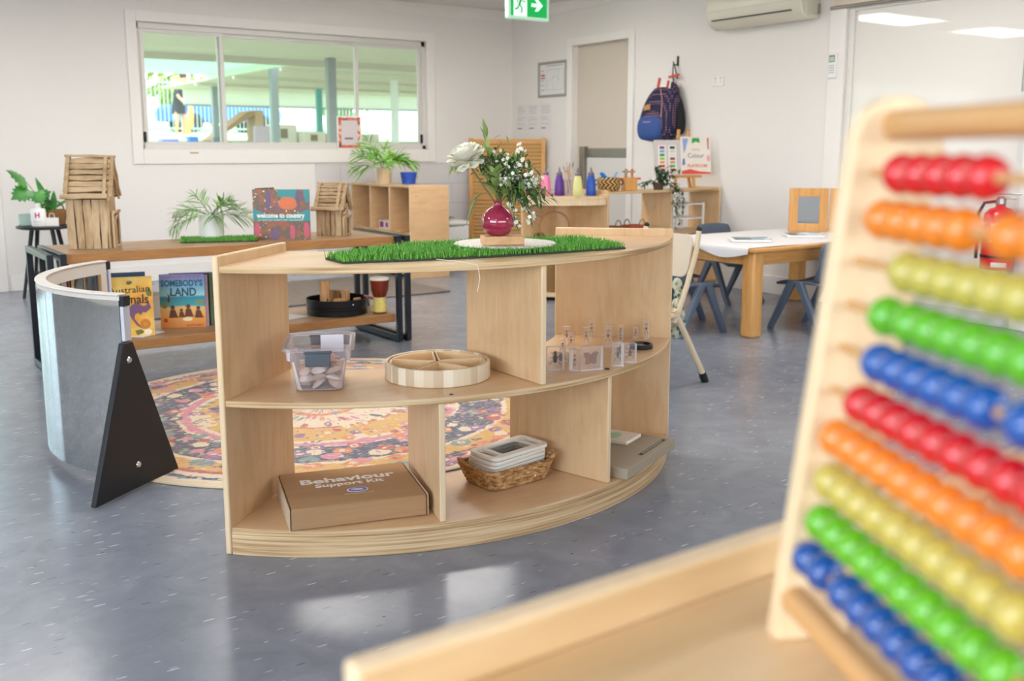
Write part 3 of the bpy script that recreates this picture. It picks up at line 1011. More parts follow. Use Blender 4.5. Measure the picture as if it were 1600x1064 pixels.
# leafy sprays
def spray(label, tip, sag, n_, L_, w_, mats, droop=.25, spread=.9, from_=.35):
    t, pts = flower_stem(label, tip, sag)
    for m_i, mt in enumerate(mats):
        b = B()
        for i in range(n_):
            f = from_ + (1 - from_) * random.random()
            p = pts[0].lerp(pts[-1], f) + V((0, 0, sag * math.sin(PI * f)))
            if spread > 1.1:
                p = p + V((random.gauss(0, 1), random.gauss(0, 1), random.gauss(0, .8))) * .026 * (f + .1)
            d_ = (pts[-1] - pts[0]).normalized() + V((random.uniform(-1, 1), random.uniform(-1, 1), random.uniform(-.8, .8))) * spread
            b.leaf(p, d_, L_ * random.uniform(.6, 1.1), w_ * random.uniform(.7, 1.1), droop=droop, k=3, fold=.25)
        b.obj('leaf', mt, t, world=True, recalc=False)['kind'] = 'stuff'
    return t, pts
spray('tall olive-green leaf spray rising to the highest point of the bouquet', (-.036, .292, .01), .0, 6, .055, .0065, [GRN[3], GRN[1]], .12, .45, .4)
spray('fine grey-green foliage filling the middle of the bouquet', (.02, .21, .02), .0, 190, .032, .004, [GRN[0], GRN[1]], .2, 1.8, .3)
spray('small olive foliage at the upper left of the bouquet behind the peony', (-.02, .23, .04), .0, 110, .032, .0045, [GRN[1], GRN[2]], .2, 1.5, .45)
spray('broad light green leaves in the middle of the bouquet above the vase neck', (-.01, .17, -.03), .0, 13, .075, .013, [GRN[1], GRN[3]], .3, .8, .2)
spray('dark green feathery foliage at the back of the bouquet', (.05, .20, .03), .01, 190, .036, .0044, [GRN[2], GRN[0]], .2, 1.6, .25)
spray('dark green drooping foliage at the right side of the bouquet', (.105, .10, .0), .05, 190, .036, .0038, [GRN[2], GRN[0]], .4, 1.5, .35)
spray('olive leaves in front of the white blossoms, middle right of the bouquet', (.045, .15, -.04), .0, 9, .06, .011, [GRN[3]], .5, .8, .4)
def blossoms(label, tip, sag, n_, spread):
    t, pts = flower_stem(label, tip, sag, .0012)
    b = B(); cbs = B()
    for i in range(n_):
        f = .5 + .55 * random.random()
        p = pts[0].lerp(pts[-1], f) + V((0, 0, sag * math.sin(PI * min(1, f)))) + V((random.uniform(-1, 1), random.uniform(-1, 1), random.uniform(-1, 1))) * spread * (.4 + .6 * f)
        ax = (V((random.uniform(-1, 1), random.uniform(-1, 1), random.uniform(-.4, 1))) - CF_ * .8).normalized()
        u = ax.cross(V((0, 0, 1))).normalized(); w_ = ax.cross(u)
        for k in range(5):
            a = 2 * PI * k / 5
            d_ = u * math.cos(a) + w_ * math.sin(a) + ax * .25
            b.leaf(p, d_, .0068, .0031, up=ax, droop=0, k=2, fold=.1)
        cbs.sph(p + ax * .001, .0014, 6, 4)
    b.obj('blossom', PET, t, world=True, recalc=False)['kind'] = 'stuff'
    cbs.obj('flower_centre', PETY, t, world=True)['kind'] = 'stuff'
    b = B()
    for i in range(60):
        f = .35 + .65 * random.random()
        p = pts[0].lerp(pts[-1], f) + V((0, 0, sag * math.sin(PI * f)))
        d_ = (pts[-1] - pts[0]).normalized() + V((random.uniform(-1, 1), random.uniform(-1, 1), random.uniform(-1, 1)))
        b.leaf(p, d_, random.uniform(.018, .032), .0024, droop=.2, k=2)
    b.obj('leaf', GRN[2], t, world=True, recalc=False)['kind'] = 'stuff'
blossoms('spray of tiny white blossoms at the upper right of the bouquet', (.066, .235, .0), .0, 46, .024)
blossoms('spray of tiny white blossoms in the middle of the bouquet', (.028, .185, -.02), .0, 46, .024)
blossoms('spray of tiny white blossoms at the far right of the bouquet', (.108, .165, .0), .02, 52, .024)
blossoms('spray of tiny white blossoms above the leaves, left of the bouquet middle', (.008, .225, .02), .0, 34, .024)
blossoms('drooping spray of white blossoms hanging low at the right of the vase neck', (.052, .035, -.015), .06, 24, .009)
blossoms('drooping spray of white blossoms hanging low at the far right of the bouquet', (.098, .045, .01), .06, 32, .016)

# clear plastic tub of shells
tcx, tcy = 1.125, 2.552
tu = thing('storage_tub', 'clear plastic tub with grey clip handles full of shells on the middle board', 'tub', (tcx, tcy, ZM), R(-27))
def tub_ring(w_, l_, r_):
    return rrect(-w_ / 2, -l_ / 2, w_ / 2, l_ / 2, r_, 5)
b = B()
lv = [(.120, .175, .018, .002), (.128, .185, .02, .006), (.150, .212, .022, .085), (.172, .236, .026, .090), (.178, .242, .026, .121), (.186, .25, .028, .125)]
vs, fs2 = [], []
for (w_, l_, r_, z) in lv:
    vs += [(p[0], p[1], z) for p in tub_ring(w_, l_, r_)]
k = len(tub_ring(1, 1, .1))
for j in range(len(lv) - 1):
    for i in range(k):
        fs2.append((j * k + i, j * k + (i + 1) % k, (j + 1) * k + (i + 1) % k, (j + 1) * k + i))
fs2.append(list(range(k))[::-1])
b._add(vs, fs2)
CLEAR = clear('frosted_clear_plastic', 'fbf8f9', .07, .7, .12)
o = b.obj('body', CLEAR, tu, smooth=50); md = o.modifiers.new('wall', 'SOLIDIFY'); md.thickness = .0015; md.offset = 1
b = B()
b.bm.free(); b.bm = bmesh.new()
outer, inner = tub_ring(.194, .258, .03), tub_ring(.176, .24, .026)
vs = [(p[0], p[1], z) for z in (.118, .126) for p in outer] + [(p[0], p[1], z) for z in (.118, .126) for p in inner]
fs2 = []
for i in range(k):
    j = (i + 1) % k
    fs2 += [(i, j, k + j, k + i), (2 * k + i, 3 * k + i, 3 * k + j, 2 * k + j), (k + i, k + j, 3 * k + j, 3 * k + i), (i, 2 * k + i, 2 * k + j, j)]
b._add(vs, fs2)
b.obj('rim', CLEAR, tu, smooth=50)
for s_ in (-1, 1):
    B().box((0, s_ * .1285, .096), (.068, .009, .036)).box((0, s_ * .126, .116), (.075, .014, .007)).obj('clip_handle', pl('4d545c', .4), tu, bevel=.003)
single(B().box((0, 0, 0), (.066, .0012, .05), T(1.195, 2.625, ZM + .098) @ RZ(R(-27)) @ RX(R(-8))), 'paper_card', pl('e4e3ec', .7), 'white card standing inside the back of the tub of shells', 'card', (1.195, 2.625, ZM + .07))
shell_cols = ['e0c9b4', 'd9a98e', 'ead9c8', 'c99e8a', 'f0e4d8', 'd8b7a6', 'b98f84', 'e6bfa6']
shp = [pl(c_, .45, var=.2, scale=60) for c_ in shell_cols]
protos = []
for mt in shp:
    b = B()
    vs, fs2 = [], []
    for i in range(9):
        f = i / 8
        for j in range(14):
            a = 2 * PI * j / 14
            rr_ = math.sin(PI * min(1, .04 + f * .96)) ** .7 * (1 + .07 * math.cos(a * 7))
            vs.append((rr_ * .017 * math.cos(a), -.026 + .052 * f, rr_ * .011 * math.sin(a) * (1 if math.sin(a) > 0 else .45)))
    for i in range(8):
        for j in range(14):
            fs2.append((i * 14 + j, i * 14 + (j + 1) % 14, i * 14 + 14 + (j + 1) % 14, i * 14 + 14 + j))
    b._add(vs, fs2)
    protos.append((b, mt))
first = {}
X0 = T(tcx, tcy, ZM) @ RZ(R(-27))
k = 0
for lay, (nx, ny, z) in enumerate(((3, 4, .016), (3, 4, .034), (3, 4, .052), (2, 4, .068))):
    for ix in range(nx):
        for iy in range(ny):
            p = X0 @ V(((ix - (nx - 1) / 2) * .037 + random.uniform(-.005, .005), (iy - (ny - 1) / 2) * .042 + random.uniform(-.006, .006), z + random.uniform(-.003, .003)))
            q = k % len(protos)
            if q not in first:
                o = protos[q][0].obj('seashell', protos[q][1], smooth=60)
                first[q] = o
            else:
                o = first[q].copy(); COL.objects.link(o)
            o.location = p
            o.rotation_euler = (random.uniform(-.5, .5), random.uniform(-.5, .5), random.uniform(0, 6.28))
            tag(o, 'small pink or cream seashell among the shells in the clear tub', 'seashell', 'seashells in the clear tub')
            k += 1

# round wooden sorting tray
ty = (1.444, 2.446)
n = NT('striped_acacia'); v = n.coords()
sx = n.n('ShaderNodeSeparateXYZ'); n.l(v, sx.inputs[0])
ang = n.math('ARCTAN2', sx.outputs[1], sx.outputs[0])
cell = n.math('FLOOR', n.math('MULTIPLY', ang, 5.5))
wn = n.n('ShaderNodeTexWhiteNoise', noise_dimensions='1D'); n.l(cell, wn.inputs['W'])
g = n.noise(n.coords((60, 60, 4)), 1, 4)
n.base(n.mix(n.math('MULTIPLY', g, .4), n.ramp(wn.outputs['Value'], [(0, 'c9b191'), (.2, 'e2d0b2'), (.5, 'ecdfc6'), (.8, 'd6c2a2')], 'CONSTANT'), 'bda283')); n.set(rough=.5)
ACA = n.m
tr_ = thing('sorting_tray', 'round pale wooden sorting tray with five wedge compartments on the middle board', 'tray', (ty[0], ty[1], ZM))
b = B().lathe([(.150, 0), (.153, .003), (.153, .047), (.151, .05), (.144, .05), (.143, .006), (0, .006), (0, 0)], n=72)
b.obj('outer_ring', ACA, tr_)
for k in range(5):
    a0, a1 = R(64 + 72 * k) + .02, R(64 + 72 * k + 72) - .02
    outer = [(.1405 * math.cos(a0 + (a1 - a0) * i / 12), .1405 * math.sin(a0 + (a1 - a0) * i / 12)) for i in range(13)]
    am = (a0 + a1) / 2
    o_ = [(.006 * math.cos(am), .006 * math.sin(am))] + outer
    cxm, cym = .08 * math.cos(am), .08 * math.sin(am)
    i_ = []
    for (x, y) in o_:
        dx, dy = cxm - x, cym - y; L_ = math.hypot(dx, dy)
        i_.append((x + dx / L_ * .0075, y + dy / L_ * .0075))
    kk = len(o_)
    vs = [(p[0], p[1], .0065) for p in o_] + [(p[0], p[1], .0465) for p in o_] + [(p[0], p[1], .0465) for p in i_] + [(p[0], p[1], .011) for p in i_]
    fs2 = []
    for i in range(kk):
        j = (i + 1) % kk
        for q in range(3):
            fs2.append((q * kk + i, q * kk + j, (q + 1) * kk + j, (q + 1) * kk + i))
    fs2 += [list(range(kk))[::-1], list(range(3 * kk, 4 * kk))]
    B()._add(vs, fs2).obj('wedge_tray', [PALEX], tr_)
for lab, dx, dy, q in (('white shell lying in the front compartment of the round tray', -.02, -.07, 4), ('pale shell lying in the back right compartment of the round tray', .07, .05, 0)):
    o = first[q].copy(); COL.objects.link(o); o.location = (ty[0] + dx, ty[1] + dy, ZM + .020); o.rotation_euler = (.1, .1, 1.2)
    tag(o, lab, 'seashell')
    if 'group' in o: del o['group']

# clear resin specimen blocks
RES = clear('clear_resin', 'fdfbf9', .065, 1.5, .02)
BUG = pl('2a1712', .5); BUG2 = pl('7a4a2a', .5); BUGW = pl('96694c', .6, var=.3, scale=120)
def specimen(label, x, y, w_, d_, h, rz, kind, lying=False):
    t = thing('resin_block', label, 'specimen block', (x, y, ZM), rz, 'clear resin specimen blocks on the middle board')
    B().box((0, 0, h / 2), (w_, d_, h)).obj('block', RES, t, bevel=.0025, smooth=0)
    b = B()
    zc = h * .5
    if kind == 'butterfly':
        for s_ in (-1, 1):
            for (ax_, ay_, L_, ww) in ((.9, .65, .40, .13), (.75, -.75, .34, .12)):
                d2 = V((s_ * ax_, 0, ay_)); b.leaf((0, 0, zc), d2, w_ * L_, w_ * ww * 1.1, up=(0, 1, 0), droop=0, k=4, fold=.02)
        b.sph((0, 0, zc), w_ * .04, 8, 6, sc=(1, 1, 4))
        b.obj('butterfly', BUGW if w_ > .05 else BUG2, t, recalc=False)
    else:
        L_ = h * .26
        b.sph((0, 0, zc), w_ * .13, 8, 6, sc=(1, .7, 2.2)).sph((0, 0, zc + L_ * .9), w_ * .10, 8, 6)
        for s_ in (-1, 1):
            for dz in (-.5, 0, .5):
                b.tube([(0, 0, zc + dz * L_), (s_ * w_ * .22, -.001, zc + dz * L_ * 1.4 + .003), (s_ * w_ * .32, .001, zc + dz * L_ * 2 - .002)], .0007, 5)
        b.obj('insect', BUG if kind == 'bug' else BUG2, t)
    return t
specimen('square resin block with a dark winged insect, touching the upper divider', 1.778, 2.318, .052, .024, .072, R(-25), 'bug')
specimen('largest resin block, with a heart-shaped pale butterfly, at the front', 1.862, 2.252, .074, .022, .074, R(-12), 'butterfly')
specimen('narrow resin block seen edge-on just left of the butterfly block', 1.818, 2.275, .020, .03, .066, R(10), 'beetle')
specimen('upright resin block with a dark insect at the front, right of the butterfly block', 1.968, 2.252, .032, .028, .074, R(-20), 'bug')
specimen('upright resin block with a brown insect, rightmost of the front blocks', 2.032, 2.268, .038, .028, .062, R(-30), 'beetle')
specimen('flat resin block lying behind the two front upright blocks', 2.085, 2.372, .052, .03, .036, R(-30), 'bug')
specimen('low resin block lying right behind the dark winged insect block', 1.862, 2.40, .05, .028, .03, R(-30), 'bug')
specimen('short dark capped resin block standing behind the low lying block', 1.955, 2.51, .02, .018, .042, R(-30), 'bug')
specimen('clear resin block standing left of the second row', 2.018, 2.545, .022, .02, .056, R(-35), 'beetle')
specimen('tall clear resin block behind the left end of the second row', 2.055, 2.615, .026, .02, .062, R(-35), 'beetle')
specimen('tall slim resin block in the second row, middle', 2.098, 2.565, .020, .018, .062, R(-35), 'beetle')
specimen('tall slim resin block with a red-brown beetle in the second row', 2.140, 2.500, .024, .02, .076, R(-35), 'beetle')
specimen('small slim resin block at the right of the second row', 2.195, 2.500, .016, .016, .046, R(-35), 'beetle')
specimen('tallest slim resin block, back row left, near the right end panel', 2.20, 2.66, .016, .016, .068, R(-40), 'bug')
specimen('slim resin block with a dark bug, back row middle', 2.270, 2.585, .016, .016, .05, R(-40), 'bug')
specimen('pale slim resin block, back row right of the middle', 2.318, 2.56, .016, .018, .044, R(-40), 'beetle')
specimen('tall dark resin block, rightmost of the back row', 2.345, 2.535, .020, .018, .072, R(-40), 'bug')
specimen('small dark resin block between the butterfly block and the upright front block', 1.928, 2.31, .016, .016, .04, R(-20), 'bug')
mg = thing('magnifier', 'round black-rimmed magnifying lens lying at the right end of the middle board', 'magnifying glass', (2.218, 2.425, ZM))
B().lathe([(.034, 0), (.0415, 0), (.0425, .003), (.0425, .012), (.040, .015), (.034, .015), (.034, .001)], n=40, closed=False).obj('rim', pl('242426', .3), mg)
B().lathe([(0, .004), (.034, .005), (.034, .009), (0, .011)], n=32).obj('lens', glass('lens_glass', 'ffffff', 0, 1.45), mg)
single(B().lathe([(0, 0), (.0075, 0), (.007, .003), (0, .0032)], T(1.912, 2.236, ZM), 12), 'counter', pl('2b211c', .6), 'tiny dark round counter lying in front of the butterfly block', 'counter', (1.912, 2.236, ZM))
for lab, x, y in (('', 1.362, 2.236),):
    single(B().lathe([(0, 0), (.006, 0), (.005, .0015), (0, .0016)], T(x, y, ZM), 10), 'counter', pl('5b3a22', .6), 'tiny brown round counter lying in front of the round sorting tray', 'counter', (x, y, ZM))

# cardboard kit box
n = NT('brown_cardboard'); v = n.coords((3, 60, 60))
n.base(n.mix(n.noise(v, 2, 3), 'a8835e', 'b8936c')); n.set(rough=.85, spec=.15)
CARD = n.m
kb = thing('cardboard_box', 'flat brown cardboard box with white lettering on the bottom board at the left', 'box', (1.178, 2.494, ZB + .0005), R(-15.8))
W_, D_, H_ = .385, .305, .062
B().bx((-W_ / 2 + .006, -D_ / 2 + .002, 0), (W_ / 2 - .006, D_ / 2, H_ - .004)).obj('body', CARD, kb, bevel=.002)
b = B().bx((-W_ / 2 + .009, -D_ / 2 - .001, H_ - .0035), (W_ / 2 - .009, D_ / 2, H_ - .0008))
b.bx((-W_ / 2 + .009, -D_ / 2 - .0015, .004), (W_ / 2 - .009, -D_ / 2 + .0015, H_ - .0035))
b.obj('lid', CARD, kb, bevel=.0008)
for s_ in (-1, 1):
    B().bx((s_ * (W_ / 2 - .003) - .0015, -D_ / 2 - .001, .001), (s_ * (W_ / 2 - .003) + .0015, D_ / 2, H_ + .001)).obj('side_flap', pl('c9b195', .8), kb, bevel=.0006)
WH = pl('efe9e0', .7)
Xk = T(0, 0, H_ - .0006)
text('Behaviour', .056, WH, kb, Xk @ T(.0, .055, 0), bold=.0016, sx=1.2)
text('Support Kit', .036, WH, kb, Xk @ T(.0, .012, 0), bold=.0010, sx=1.15)
B().lathe([(0, 0), (.030, 0), (.030, .0004), (0, .0005)], Xk @ T(.012, -.050, 0) @ M.Diagonal((1, .62, 1, 1)), 32).obj('logo_oval', pl('f2eef2', .6), kb)
B().lathe([(0, 0), (.0265, 0), (.0265, .0003), (0, .0004)], Xk @ T(.012, -.050, .0005) @ M.Diagonal((1, .60, 1, 1)), 32).obj('logo_oval', pl('4a63c2', .6), kb)
B().box((.010, -.047, .0012), (.03, .004, .0004), Xk).box((.014, -.054, .0012), (.026, .004, .0004), Xk).obj('logo_stripe', WH, kb)
text('PRESCHOOL INCLUSION', .0075, pl('d9c4a8', .7), kb, Xk @ T(.012, -.080, 0))

# seagrass basket with stacked white frames
bk = thing('seagrass_basket', 'low woven seagrass basket on the bottom board holding white frames', 'basket', (1.672, 2.425, ZB), R(4))
n = NT('seagrass'); v = n.coords()
n.base(n.ramp(n.noise(n.coords((40, 40, 90)), 1.2, 3), [(.3, '7d5530'), (.5, 'b98a58'), (.7, 'd7b384')])); n.set(rough=.8, spec=.2)
SEA = n.m
def woven(name, mt, parent, rings, half, r_=.0075, wave=.0025, nstake=34, X=None):
    b = B()
    for i, (fx, fy, z) in enumerate(rings):
        pts = []
        poly = rrect(-half[0] * fx, -half[1] * fy, half[0] * fx, half[1] * fy, .035 * min(fx, fy), 6)
        dense = []
        for q in range(len(poly)):
            a, c_ = V((*poly[q], z)), V((*poly[(q + 1) % len(poly)], z))
            m_ = max(1, int((c_ - a).length / .011))
            for w_ in range(m_):
                dense.append(a.lerp(c_, w_ / m_))
        out = []
        for q, p in enumerate(dense):
            nn = V((p.x, p.y, 0)).normalized()
            out.append(p + nn * wave * (1 if (q + i) % 2 else -1))
        out.append(out[0])
        b.tube(out, r_, 6)
    return b.obj(name, mt, parent, smooth=60)
woven('woven_side', SEA, bk, [(.82 + .18 * i / 5, .82 + .18 * i / 5, .008 + .0105 * i) for i in range(6)], (.128, .088), .0062, .003)
B().prism(rrect(-.106, -.073, .106, .073, .03), .002, .009).obj('base', SEA, bk)
b = B()
b.tube([(.112, -.082, .062), (.130, -.080, .075), (.142, -.058, .078), (.135, -.03, .064)], [.006, .008, .008, .005], 8)
b.tube([(-.125, .02, .06), (-.137, .045, .073), (-.125, .075, .072), (-.10, .085, .06)], [.005, .007, .007, .005], 8)
b.obj('handle', SEA, bk)
B().box((.016, -.0935, .045), (.006, .0012, .006), RY(.6)).obj('tag_mark', pl('f0dfe2', .5), bk)
FRW = pl('f3ecdf', .55, 0, .3, .03)
frames_done = None
for k in range(7):
    zz = ZB + .0225 + k * .0125
    lab = 'topmost white rectangular frame with a clear pane in the seagrass basket' if k == 6 else ('white rectangular frame stacked in the seagrass basket, number %s from the top' % ['', 'seven', 'six', 'five', 'four', 'three', 'two'][k + 1 if k < 6 else 0])
    if frames_done is None:
        f = thing('stacking_frame', lab, 'frame', (0, 0, 0), 0, 'white frames stacked in the basket')
        b = B()
        o_ = rrect(-.112, -.064, .112, .064, .022, 5)
        holes = [rrect(-.062, -.040, .062, .040, .008, 5), rrect(-.100, -.042, -.074, .042, .008, 5), rrect(.074, -.042, .100, .042, .008, 5)]
        cu = bpy.data.curves.new('f', 'CURVE'); cu.dimensions = '2D'; cu.fill_mode = 'BOTH'; cu.extrude = .0042; cu.bevel_depth = .0009
        for pp in [o_] + holes:
            sp = cu.splines.new('POLY'); sp.points.add(len(pp) - 1); sp.use_cyclic_u = True
            for q, p in enumerate(pp):
                sp.points[q].co = (p[0], p[1], 0, 1)
        tmp = bpy.data.objects.new('f', cu); me = bpy.data.meshes.new_from_object(tmp); bpy.data.objects.remove(tmp)
        me.materials.clear(); me.materials.append(FRW)
        o = bpy.data.objects.new('frame', me); COL.objects.link(o); o.parent = f
        B().bx((-.063, -.041, -.001), (.063, .041, .001)).obj('pane', glass('clear_sheet', 'f2f6f8', .02, 1.1), f, smooth=0)
        frames_done = f
    else:
        f = dup(frames_done, (0, 0, 0), 0, lab)
    f.location = (1.676 + .003 * math.sin(k * 2.3) + .001 * k, 2.428 + .002 * math.cos(k * 1.7), zz)
    f.rotation_euler = (0, R(-1.5), R(8 + 1.5 * math.sin(k * 3)))

# flat game box and puzzle on the right
gb = thing('game_box', 'flat grey-brown cardboard box sticking out over the bottom board at the right', 'box', (1.972, 2.202, ZB + .0005), R(24))
B().bx((0, 0, 0), (.385, .235, .034)).obj('carton', pl('a99a84', .75, 0, .2, .04), gb, bevel=.0015)
B().bx((.155, .020, .0342), (.36, .034, .0346)).obj('printed_strip', pl('3b3630', .7), gb)
text('NATURAL WOODEN BLOCKS', .0105, pl('cfc3ae', .7), gb, T(.257, .027, .0347), sx=1.15)
B().lathe([(0, 0), (.014, 0), (0, .0004)], T(.03, .10, .0342), 5).obj('green_sticker', pl('6fb65a', .6), gb)
pz = thing('puzzle_board', 'small white puzzle board with pale green shapes lying on the grey-brown box', 'puzzle', (2.165, 2.47, ZB + .0355), R(24))
B().bx((-.06, -.06, 0), (.06, .06, .012)).obj('board', pl('efe4d2', .6), pz, bevel=.002)
b = B()
b.sph((-.01, .01, .013), .03, 14, 6, sc=(1.3, .8, .12))
b.obj('painted_shape', pl('a9cfa4', .5), pz)
# ---------------------------------------------------------------- things on the timber bench
SZ = .6055
def irr(b, p0, p1, w_, d_, mi=0, nrm=(0, -1, 0)):
    """an irregular weathered stick or board from p0 to p1"""
    p0, p1 = V(p0), V(p1)
    d = (p1 - p0); L_ = d.length; d.normalize()
    nn = V(nrm); u = d.cross(nn).normalized(); nn = u.cross(d).normalized()
    vs = []
    st = 5
    for i in range(st):
        f = i / (st - 1)
        c = p0 + d * L_ * f + u * random.uniform(-1, 1) * w_ * .08 + nn * random.uniform(-1, 1) * d_ * .16
        ww = w_ * random.uniform(.78, 1.08) / 2; dd = d_ * random.uniform(.85, 1.05) / 2
        for a, e in ((-1, -.6), (-.6, -1), (.6, -1), (1, -.6), (1, .6), (.6, 1), (-.6, 1), (-1, .6)):
            vs.append(c + u * ww * a + nn * dd * e)
    fs2 = []
    for i in range(st - 1):
        for q in range(8):
            fs2.append((i * 8 + q, i * 8 + (q + 1) % 8, i * 8 + 8 + (q + 1) % 8, i * 8 + 8 + q))
    fs2 += [list(range(8))[::-1], list(range((st - 1) * 8, st * 8))]
    b._add(vs, fs2, mi)
def driftwood_house(label, loc, rz, L_, D_, he, hr, nb, door_arch, seed):
    random.seed(seed)
    t = thing('driftwood_house', label, 'ornament', loc, rz, 'driftwood houses on the timber bench')
    b = B()
    B().bx((.004, .006, 0), (L_ - .004, D_ - .006, he)).obj('gap_shade_box', pl('4e3c2a', .9), t)  # dark box added behind the boards so the gaps read as shade
    w_ = L_ / nb
    for i in range(nb):
        x = w_ * (i + .5)
        irr(b, (x, .002, 0), (x + random.uniform(-.004, .004), .002, he + .012), w_ * .93, .012)
    b.obj('long_wall', DRIFT, t, smooth=50)
    b = B()
    for i in range(nb):
        x = w_ * (i + .5)
        irr(b, (x, D_ - .002, 0), (x, D_ - .002, he + .012), w_ * .93, .012, nrm=(0, 1, 0))
    b.obj('long_wall', DRIFT, t, smooth=50)
    ns = max(4, int(D_ / w_ + .5))
    for xx, s_ in ((L_, 1), (0, -1)):
        b = B()
        for i in range(ns):
            y = D_ * (i + .5) / ns
            top = he + (hr - he) * (1 - abs(y - D_ / 2) / (D_ / 2)) * .96
            irr(b, (xx, y, 0), (xx, y + random.uniform(-.003, .003), top), D_ / ns * .92, .011, nrm=(s_, 0, 0))
        b.obj('gable_wall', DRIFT, t, smooth=50)
    ov = .16 * D_
    B().prism([(-ov, he - (hr - he) * .13), (D_ + ov, he - (hr - he) * .13), (D_ / 2, hr)], .0, L_, M(((0, 0, 1, 0), (1, 0, 0, 0), (0, 1, 0, 0), (0, 0, 0, 1)))).obj('roof_shade_core', pl('4e3c2a', .9), t)  # dark filler colour stands in for shade between the roof boards
    for s_ in (-1, 1):
        yr, ye = D_ / 2, (-ov if s_ < 0 else D_ + ov)
        ze = he - (hr - he) * .10
        b = B()
        nc = 7
        for k in range(nc):
            f = (k + .5) / nc
            y = ye + (yr - ye) * f; z = ze + (hr + .012 - ze) * f
            irr(b, (-.01, y, z), (L_ + .012 + random.uniform(-.004, .008), y, z + random.uniform(-.003, .003)), math.hypot(yr - ye, hr - ze) / nc * .93, .010, nrm=(0, s_ * (hr - ze), abs(yr - ye)))
        up = V((0, s_ * .010, .009))
        for x in (.006, L_ - .004):
            irr(b, V((x, ye, ze)) + up, V((x - .004, yr, hr + .012)) + up, .020, .010, nrm=(0, s_ * (hr - ze), abs(yr - ye)))
        irr(b, V((-.018, ye, ze)) + up, V((L_ + .014, ye, ze)) + up, .024, .014, nrm=(0, s_, .5))
        b.obj('roof_slope', DRIFTX, t, smooth=50)
    b = B()
    irr(b, (-.012, D_ / 2 - .004, hr + .026), (L_ + .035, D_ / 2, hr + .020), .022, .013, nrm=(0, 0, 1))
    b.obj('ridge_board', DRIFTX, t, smooth=50)
    # gable trim of broken sticks and porch
    b = B()
    xx = L_ + .014
    for s_ in (-1, 1):
        for k in range(7):
            f0 = k / 7
            y0_ = D_ / 2 + s_ * (D_ / 2 + ov) * (1 - f0); z0_ = he - (hr - he) * .1 + (hr + .01 - he) * f0
            irr(b, (xx, y0_, z0_ - .012), (xx + .004, y0_ - s_ * .012, z0_ + .040), .013, .010, nrm=(1, 0, 0))
        irr(b, (xx + .010, D_ / 2 + s_ * (D_ / 2 + ov * .8), he - .01), (xx + .010, D_ / 2 + s_ * .004, hr + .012), .014, .012, nrm=(1, 0, 0))
    b.obj('gable_trim', DRIFT, t, smooth=50)
    b = B()
    x2 = L_ + .018
    dw = D_ * .26
    b_z = he * .66
    for s_ in (-1, 1):
        irr(b, (x2, D_ / 2 + s_ * dw * 1.35, 0), (x2, D_ / 2 + s_ * dw * 1.25, b_z), .014, .014, nrm=(1, 0, 0))
        if door_arch:
            pts = [(x2 + .006, D_ / 2 + s_ * dw * math.cos(R(q)), b_z * .62 + dw * 1.1 * math.sin(R(q))) for q in range(0, 91, 15)]
            b.tube([(x2 + .006, D_ / 2 + s_ * dw, 0)] + pts, .0055, 7)
        else:
            irr(b, (x2 + .006, D_ / 2 + s_ * dw * .8, .01), (x2 + .006, D_ / 2 + s_ * dw * .8, b_z * .95), .012, .010, nrm=(1, 0, 0))
    irr(b, (x2 + .004, D_ / 2 - dw * 1.5, b_z), (x2 + .004, D_ / 2 + dw * 1.5, b_z + .004), .016, .014, nrm=(1, 0, 0))
    irr(b, (x2 + .004, D_ / 2 - dw * 1.3, .006), (x2 + .004, D_ / 2 + dw * 1.3, .006), .012, .012, nrm=(1, 0, 0))
    if not door_arch:
        irr(b, (x2 + .004, D_ / 2 - dw * 1.5, b_z + .02), (x2 + .004, D_ / 2 + dw * .2, b_z + .05), .012, .012, nrm=(1, 0, 0))
    b.obj('porch', DRIFT, t, smooth=50)
    B().bx((L_ + .005, D_ / 2 - dw * .8, .008), (L_ + .0065, D_ / 2 + dw * .8, b_z * .93)).obj('doorway', pl('6b5a48', .8) if door_arch else pl('9a9183', .6), t)
    random.seed(seed + 1)
    return t
driftwood_house('taller driftwood house at the left end of the timber bench, beside the palm', (.995, 5.185, SZ), R(-25), .185, .175, .262, .425, 5, True, 3)
driftwood_house('smaller driftwood house on the bench, right of the upright picture book', (2.312, 5.235, SZ), R(-46), .135, .135, .155, .270, 5, False, 11)
random.seed(5)
turf('small_grass_mat', 'small rectangle of bright green artificial grass under the white pot on the bench', [(1.53, 5.19), (1.90, 5.06), (1.97, 5.28), (1.60, 5.42)], SZ, 2600, .018)
POTW = pl('f0efed', .3, 0, .5, .01)
